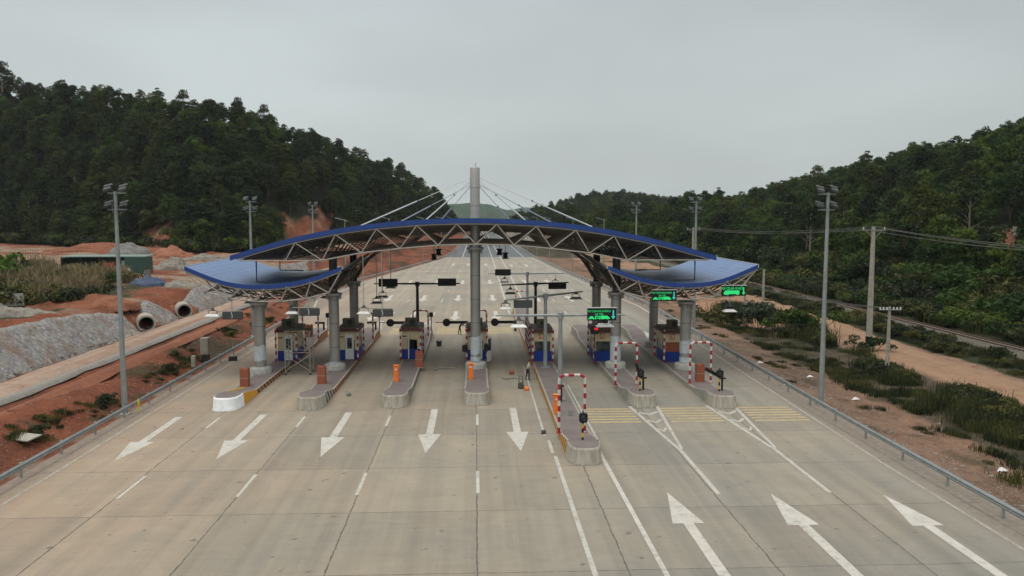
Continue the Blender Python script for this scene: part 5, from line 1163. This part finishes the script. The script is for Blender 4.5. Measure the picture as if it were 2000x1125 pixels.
def put(lst, kinds, lab, grp, name, maxn):
    for i, p in enumerate(lst):
        s_ = rnd.uniform(.7, 1.2); k = rnd.choice(kinds)
        if p[3] > .72: s_ = rnd.uniform(.62, .98); k = 'broad' if (k == 'tall' or rnd.random() < .4) else k
        elif k == 'tall' and not (p[3] < .35): k = 'pine'
        rz = rnd.uniform(0, 6.28); v = rnd.randrange(4)
        if i < maxn and in_view(p): plant_tree(k, v, (p[0], p[1], p[2] - .3), s_, rz, lab, grp, name)
        else: stuff_pts.append((p, k, v, s_, rz))
put(left, ['pine', 'pine', 'broad', 'pine', 'pine', 'broad', 'pine', 'tall'], 'dark evergreen tree in the dense wood covering the left hill', 'trees of the left hillside wood', 'pine_tree', 290)
put(right, ['broad', 'broad', 'broad', 'pine', 'broad', 'broad', 'broad', 'broad', 'tall'], 'green leafy tree in the wood covering the right hill', 'trees of the right hillside wood', 'broadleaf_tree', 290)
put(mid, ['broad', 'pine'], '', '', '', 0)
# trees that stand up out of the skyline
for u_px, y_, s_, k, lab in ((18, 338, 1.35, 'tall', 'big lone pine standing above the ridge at the top left corner'), (137, 320, 1.15, 'pine', 'dark rounded tree rising above the left ridge, second from the photo edge'), (245, 318, 1.0, 'broad', 'small round tree poking out of the left ridge'), (365, 290, .95, 'tall', 'spreading pine on the left ridge above the rocky patch'), (470, 292, .85, 'tall', 'tall thin pine on the left ridge, left of a rounder tree'),
                             (495, 292, .95, 'broad', 'rounded tree between two thin pines on the left ridge'), (520, 294, .9, 'tall', 'tall thin pine on the left ridge, right of a rounder tree'), (612, 318, 1.1, 'pine', 'bushy pine on the falling part of the left ridge'), (1350, 330, 1.15, 'broad', 'dark round tree at the left end of the right hill'), (1637, 296, .95, 'broad', 'small round tree standing proud of the right ridge'), (1540, 315, .95, 'broad', 'small pointed tree on the right ridge nearer the pylon')):
    x = U(u_px) * y_; plant_tree(k, 1, (x, y_, gz(x, y_) - .5), s_, 1.3 * s_, lab, None, 'ridge_tree')
# forest mass (everything past the 300 individuals of a kind) instanced on one object
me = bpy.data.meshes.new('forest'); me.from_pydata([(p[0][0], p[0][1], p[0][2] - .3) for p in stuff_pts], [], [])
protos = []; order = [(k, v) for k in ('pine', 'broad', 'tall') for v in range(4)]
for nm, tp, vals in (('idx', 'INT', [order.index((k, v)) for _, k, v, _, _ in stuff_pts]), ('scl', 'FLOAT', [s_ for *_, s_, _ in stuff_pts]), ('rot', 'FLOAT', [r_ for *_, r_ in stuff_pts])):
    me.attributes.new(nm, tp, 'POINT').data.foreach_set('value', vals)
def scatter_object(name, me, protos_me, label=None, cat=None):
    ob = bpy.data.objects.new(name, me); C.objects.link(ob); tag(ob, label, cat, None, 'stuff')
    ng = bpy.data.node_groups.new(name, 'GeometryNodeTree'); ng.interface.new_socket('Geometry', in_out='INPUT', socket_type='NodeSocketGeometry'); ng.interface.new_socket('Geometry', in_out='OUTPUT', socket_type='NodeSocketGeometry')
    N = ng.nodes; gi = N.new('NodeGroupInput'); go = N.new('NodeGroupOutput'); jn = N.new('GeometryNodeJoinGeometry'); ip = N.new('GeometryNodeInstanceOnPoints'); ip.inputs['Pick Instance'].default_value = True
    for pm in protos_me[::-1]:
        po = bpy.data.objects.new(name + '_source', pm); oi = N.new('GeometryNodeObjectInfo'); oi.inputs['Object'].default_value = po; oi.inputs['As Instance'].default_value = True; ng.links.new(oi.outputs['Geometry'], jn.inputs[0])
    def att(n_, t_): a = N.new('GeometryNodeInputNamedAttribute'); a.data_type = t_; a.inputs[0].default_value = n_; return [o_ for o_ in a.outputs if o_.enabled and o_.name == 'Attribute'][0]
    cx = N.new('ShaderNodeCombineXYZ'); ng.links.new(att('rot', 'FLOAT'), cx.inputs[2]); ng.links.new(cx.outputs[0], ip.inputs['Rotation']); ng.links.new(att('scl', 'FLOAT'), ip.inputs['Scale']); ng.links.new(att('idx', 'INT'), ip.inputs['Instance Index'])
    ng.links.new(gi.outputs[0], ip.inputs['Points']); ng.links.new(jn.outputs[0], ip.inputs['Instance']); ng.links.new(ip.outputs[0], go.inputs[0])
    md = ob.modifiers.new('scatter', 'NODES'); md.node_group = ng; return ob
scatter_object('forest', me, [TREES[k][v][2] for k, v in order], 'dense dark forest filling the hills beyond the nearer trees', 'forest')
# shrubs
def shrub_mesh(seed, mat, n=12, w=1.3, h=1., size=.16, per=60):
    rng = np.random.default_rng(seed); m = MB(); cs = [(rng.normal() * w * .45, rng.normal() * w * .45, .35 + h * .75 * rng.random()) for _ in range(n)]; leaf_cloud(m, cs, [.35 + .35 * rng.random() for _ in cs], per, size, rng, .85)
    for c in cs: m.tube([(c[0] * .2, c[1] * .2, -.3), c], .02, 3, cap=False)
    me = bpy.data.meshes.new('shrub'); me.from_pydata(m.v, [], m.f); me.materials.append(M[mat]); me.update(); return me
def reed_mesh(seed, mat='reed', n=70, h=1.9, spread=.7):
    rng = np.random.default_rng(seed); m = MB()
    for _ in range(n):
        x, y = rng.normal(size=2) * spread * .5; hh = h * (.5 + .6 * rng.random()); lx, ly = rng.normal(size=2) * .35 * hh * .5; a = rng.random() * 3.14; wx, wy = .028 * math.cos(a), .028 * math.sin(a)
        m.add([(x - wx, y - wy, -.1), (x + wx, y + wy, -.1), (x + lx * .5 + wx, y + ly * .5 + wy, hh * .7), (x + lx * .5 - wx, y + ly * .5 - wy, hh * .7)], [(0, 1, 2, 3)]); m.add([(x + lx*.5 - wx, y + ly*.5 - wy, hh*.7), (x + lx*.5 + wx, y + ly*.5 + wy, hh*.7), (x + lx + wx * 2, y + ly, hh * .95), (x + lx * 1.2, y + ly * 1.2, hh)], [(0, 1, 2, 3)])
    me = bpy.data.meshes.new('reed'); me.from_pydata(m.v, [], m.f); me.materials.append(M[mat]); me.update(); return me
SH = [shrub_mesh(1, 'scrub_leaves'), shrub_mesh(2, 'scrub_leaves', 14, 1.6, 1.2), shrub_mesh(3, 'broad_leaves', 14, 1.5, 1.3), shrub_mesh(4, 'grey_leaves', 12, 1.4, 1.1), reed_mesh(5), reed_mesh(6, n=90, h=2.3), reed_mesh(7, 'scrub_leaves', 130, .55, 1.1), shrub_mesh(8, 'bright_leaves', 16, 1.7, 1.6), reed_mesh(9, 'scrub_leaves', 150, 1.3, 1.6)]
def scatter(name, pts, label, cat):
    me = bpy.data.meshes.new(name); me.from_pydata([p[:3] for p in pts], [], [])
    for nm, tp, k in (('idx', 'INT', 3), ('scl', 'FLOAT', 4), ('rot', 'FLOAT', 5)): me.attributes.new(nm, tp, 'POINT').data.foreach_set('value', [p[k] for p in pts])
    scatter_object(name, me, SH, label, cat)
def pt(x, y, i, s_, dz=0): return (x, y, gz(x, y) + dz, i, s_, rnd.uniform(0, 6.28))
pts = []
for _ in range(1500):   # dense scrub band between the stony verge and the dirt road
    y = rnd.uniform(38, 112); x = rnd.gauss(35.6, 1.5) if y < 80 else rnd.gauss(36.2, 2.4)
    if x > interp(y, [(40, 37), (60, 38.3), (75, 39.3), (130, 42)]) or x < interp(y, [(40, 32.2), (55, 32.6), (62, 34.2), (75, 36), (82, 37.6), (90, 35.8), (107, 34.4)]) + 1.2 * noise.noise(Vector((y * .2, 0, 5))): continue
    if noise.noise(Vector((x * .2, y * .11, 4))) < -.05 or (70 < y < 83 and rnd.random() < .8): continue
    pts.append(pt(x, y, rnd.choice([0, 6, 8, 8, 6, 8, 8]) , rnd.uniform(.4, .8) if y < 82 else rnd.uniform(.6, 1.3)))
scatter('roadside_scrub', pts, 'dense dark scrub between the stony verge and the dirt road', 'scrub')
pts = []
for _ in range(1500):
    y = rnd.uniform(45, 230); x = rnd.uniform(58.5, 80)
    if x / y > .75: continue
    pts.append(pt(x, y, rnd.choice([0, 1, 2, 2, 0, 8]), rnd.uniform(.7, 1.5)))
for _ in range(700):
    y = rnd.uniform(45, 190); x = rnd.uniform(47.5, 52.5); pts.append(pt(x, y, rnd.choice([6, 6, 6, 0]), rnd.uniform(.5, .9)))
scatter('lineside_scrub', pts, 'green undergrowth along both sides of the railway', 'undergrowth')
pts = []
for _ in range(1900):
    y = rnd.uniform(84, 135); x = rnd.uniform(-86, -42)
    if x > -43.5 - (y - 88) * .25 + 4 * noise.noise(Vector((y * .1, 0, 0))) or (x > -69 and y > 119): continue
    i = rnd.choice([4, 5, 0, 5, 4, 0, 1, 8]) if noise.noise(Vector((x * .1, y * .1, 8))) > -.12 else rnd.choice([0, 1, 2, 0]); pts.append(pt(x, y, i, rnd.uniform(.7, 1.4)))
scatter('reed_bed', pts, 'tall straw coloured reeds mixed with scrub at far left', 'reeds')
pts = []
for _ in range(260):
    y = rnd.uniform(34, 108); x = rnd.gauss(-25.2, .7)
    if noise.noise(Vector((x * .3, y * .16, 2))) < .10: continue
    pts.append(pt(x, y, rnd.choice([6, 6, 6, 6, 0]), rnd.uniform(.22, .5)))
for _ in range(500):
    y = rnd.uniform(34, 110); x = rnd.uniform(30, 34.5)
    if noise.noise(Vector((x * .3, y * .2, 12))) < .0: continue
    pts.append(pt(x, y, 6, rnd.uniform(.3, .9)))
for _ in range(160):
    y = rnd.uniform(30, 110); x = rnd.uniform(25, 31)
    if noise.noise(Vector((x * .5, y * .4, 2))) < .2: continue
    pts.append(pt(x, y, 6, rnd.uniform(.3, .6)))
scatter('verge_weeds', pts, 'low weeds on the earth verges beside the guard rails', 'weeds')
pts = []
for hn, lo, hi_, cnt in (('left', -.66, -.05, 900), ('right', .13, .75, 900)):     # undergrowth along the foot of the woods
    h = HILLS[hn]; c = 0
    while c < cnt:
        u_ = rnd.uniform(lo, hi_); rb = float(np.interp(u_, h['u'], h['rb'])); y = rb + rnd.uniform(-6, 34) if hn == 'right' else rb + rnd.uniform(2, 30); x = u_ * y; c += 1
        if bare(x, y, 0): continue
        pts.append(pt(x, y, rnd.choice([0, 1, 2]), rnd.uniform(1.2, 2.6)))
scatter('woodland_undergrowth', pts, 'dark undergrowth along the foot of both woods', 'undergrowth')
def bush(x, y, i, s_, label):
    o = bpy.data.objects.new('bush', SH[i]); C.objects.link(o); o.location = (x, y, gz(x, y)); o.scale = (s_,) * 3; o.rotation_euler.z = x; tag(o, label, 'bush')
bush(-62, 103, 7, 2.6, 'bright green bush at the left photo edge above the reeds'); bush(-66, 100, 7, 2.1, 'smaller bright green bush touching the left photo edge'); bush(-45.5, 71, 1, 1.7, 'dark green bush at the left photo edge above the stone slope')
bush(34.5, 95, 3, 2.1, 'grey green bush under the outer tip of the right wing'); bush(38, 91, 2, 1.9, 'large leafy bush right of the near right floodlight mast'); bush(31.5, 99, 1, 1.6, 'low dark bush at the left end of the scrub near the wing tip'); bush(40.6, 79.2, 2, .95, 'leafy bush round the foot of the tall utility pole')
bush(27.5, 38.5, 6, 1.0, 'grass tuft on the stony verge near the lower right corner')
# loose stones and litter
def stone_mesh(seed):
    rng = np.random.default_rng(seed); bm = bmesh.new(); bmesh.ops.create_icosphere(bm, subdivisions=1, radius=.5)
    for v in bm.verts: v.co *= .75 + .5 * rng.random(); v.co.z *= .6
    me = bpy.data.meshes.new('stone'); bm.to_mesh(me); bm.free(); me.materials.append(M['rubble']); return me
ST = [stone_mesh(i) for i in range(4)]
pts = []
for _ in range(2600):
    y = rnd.uniform(27, 105); x = 24 + abs(rnd.gauss(0, 3.6))
    if x > 32: continue
    pts.append(pt(x, y, rnd.randrange(4), rnd.uniform(.05, .17) * (2.2 if rnd.random() < .04 else 1)))
for _ in range(900):
    y = rnd.uniform(36, 110); x = -23.6 - abs(rnd.gauss(0, 2.2)); pts.append(pt(x, y, rnd.randrange(4), rnd.uniform(.05, .15)))
for _ in range(1300):
    y = rnd.uniform(36, 190); x = rnd.uniform(-70, -37); pts.append(pt(x, y, rnd.randrange(4), rnd.uniform(.1, .35)))
for _ in range(160): y = rnd.uniform(30, 100); pts.append((-34.6 + rnd.gauss(0, .25), y, 1.2, rnd.randrange(4), rnd.uniform(.15, .4), rnd.uniform(0, 6)))
SH_keep = SH; SH = ST; scatter('loose_stones', pts, 'loose stones scattered over the earth verges', 'stones'); SH = SH_keep
lit = ['crumpled white litter on the verge near the right floodlight mast', 'white litter under the bushes at right', 'white litter by the dirt road', 'white scrap on the verge at mid right', 'white scrap beside the right guard rail', 'pale debris on the verge at the lower right']
for i, (x, y) in enumerate(((28.3, 65.5), (27.9, 56.5), (41.5, 99), (25.6, 70.), (24.2, 60.), (28.2, 40.5))):
    m = MB(); m.add([(-.35, -.1, .05), (.1, -.25, .12), (.4, .05, .04), (.05, .3, .15), (0, 0, .26)], [(0, 1, 4), (1, 2, 4), (2, 3, 4), (3, 0, 4)]); o = m.build('litter', 'plastic_white', loc=(x, y, gz(x, y))); tag(o, lit[i], 'litter')
for i, (x, y) in enumerate(((-54.5, 126.5), (-52.8, 130), (-50.5, 124.5), (-57, 124.8))):
    m = MB(); m.box((0, 0, .35), (1.3, .8, .7), bev=.05, rz=i); m.box((.1, 0, .85), (.8, .6, .3), bev=.05, rz=i * 2); o = m.build('material_stack', ['plastic_white', 'brick_red', 'pile_grey', 'dark_steel'][i], loc=(x, y, gz(x, y))); tag(o, ['white wrapped stack of materials right of the shed', 'brick coloured stack of materials right of the shed', 'grey stack of materials in front of the blue tarpaulin heap', 'dark stack of materials before the shed front'][i], 'stack')
# small statue and plinth in the clearing at right
x, y = 94.5, 134; z = gz(x, y); root = thing('small_monument', (x, y, z), 'small pale monument in the red clearing at the right photo edge', 'monument'); m = MB(); m.box((0, 0, .8), (2.2, 2, 1.6), bev=.05); m.build('plinth', 'pale_concrete', root); m = MB(); m.lathe((0, 0, 1.6), [(.5, 0), (.42, .8), (.5, 1.3), (.22, 1.7), (.26, 2.), (.1, 2.25)], 12); m.build('figure', 'wrap', root)

# ------------------------------------------------------------------ air
hm = MB(); hm.box((0, 2250, 84), (4900, 4700, 175)); hb = hm.build('haze', 'black'); mt = bpy.data.materials.new('haze'); mt.use_nodes = True; t_ = mt.node_tree; t_.nodes.clear()
pv = t_.nodes.new('ShaderNodeVolumePrincipled'); pv.inputs['Color'].default_value = (.86, .93, 1, 1); pv.inputs['Density'].default_value = .00007; pv.inputs['Anisotropy'].default_value = 0
ou = t_.nodes.new('ShaderNodeOutputMaterial'); t_.links.new(pv.outputs[0], ou.inputs['Volume']); hb.data.materials.clear(); hb.data.materials.append(mt); tag(hb, kind='stuff')
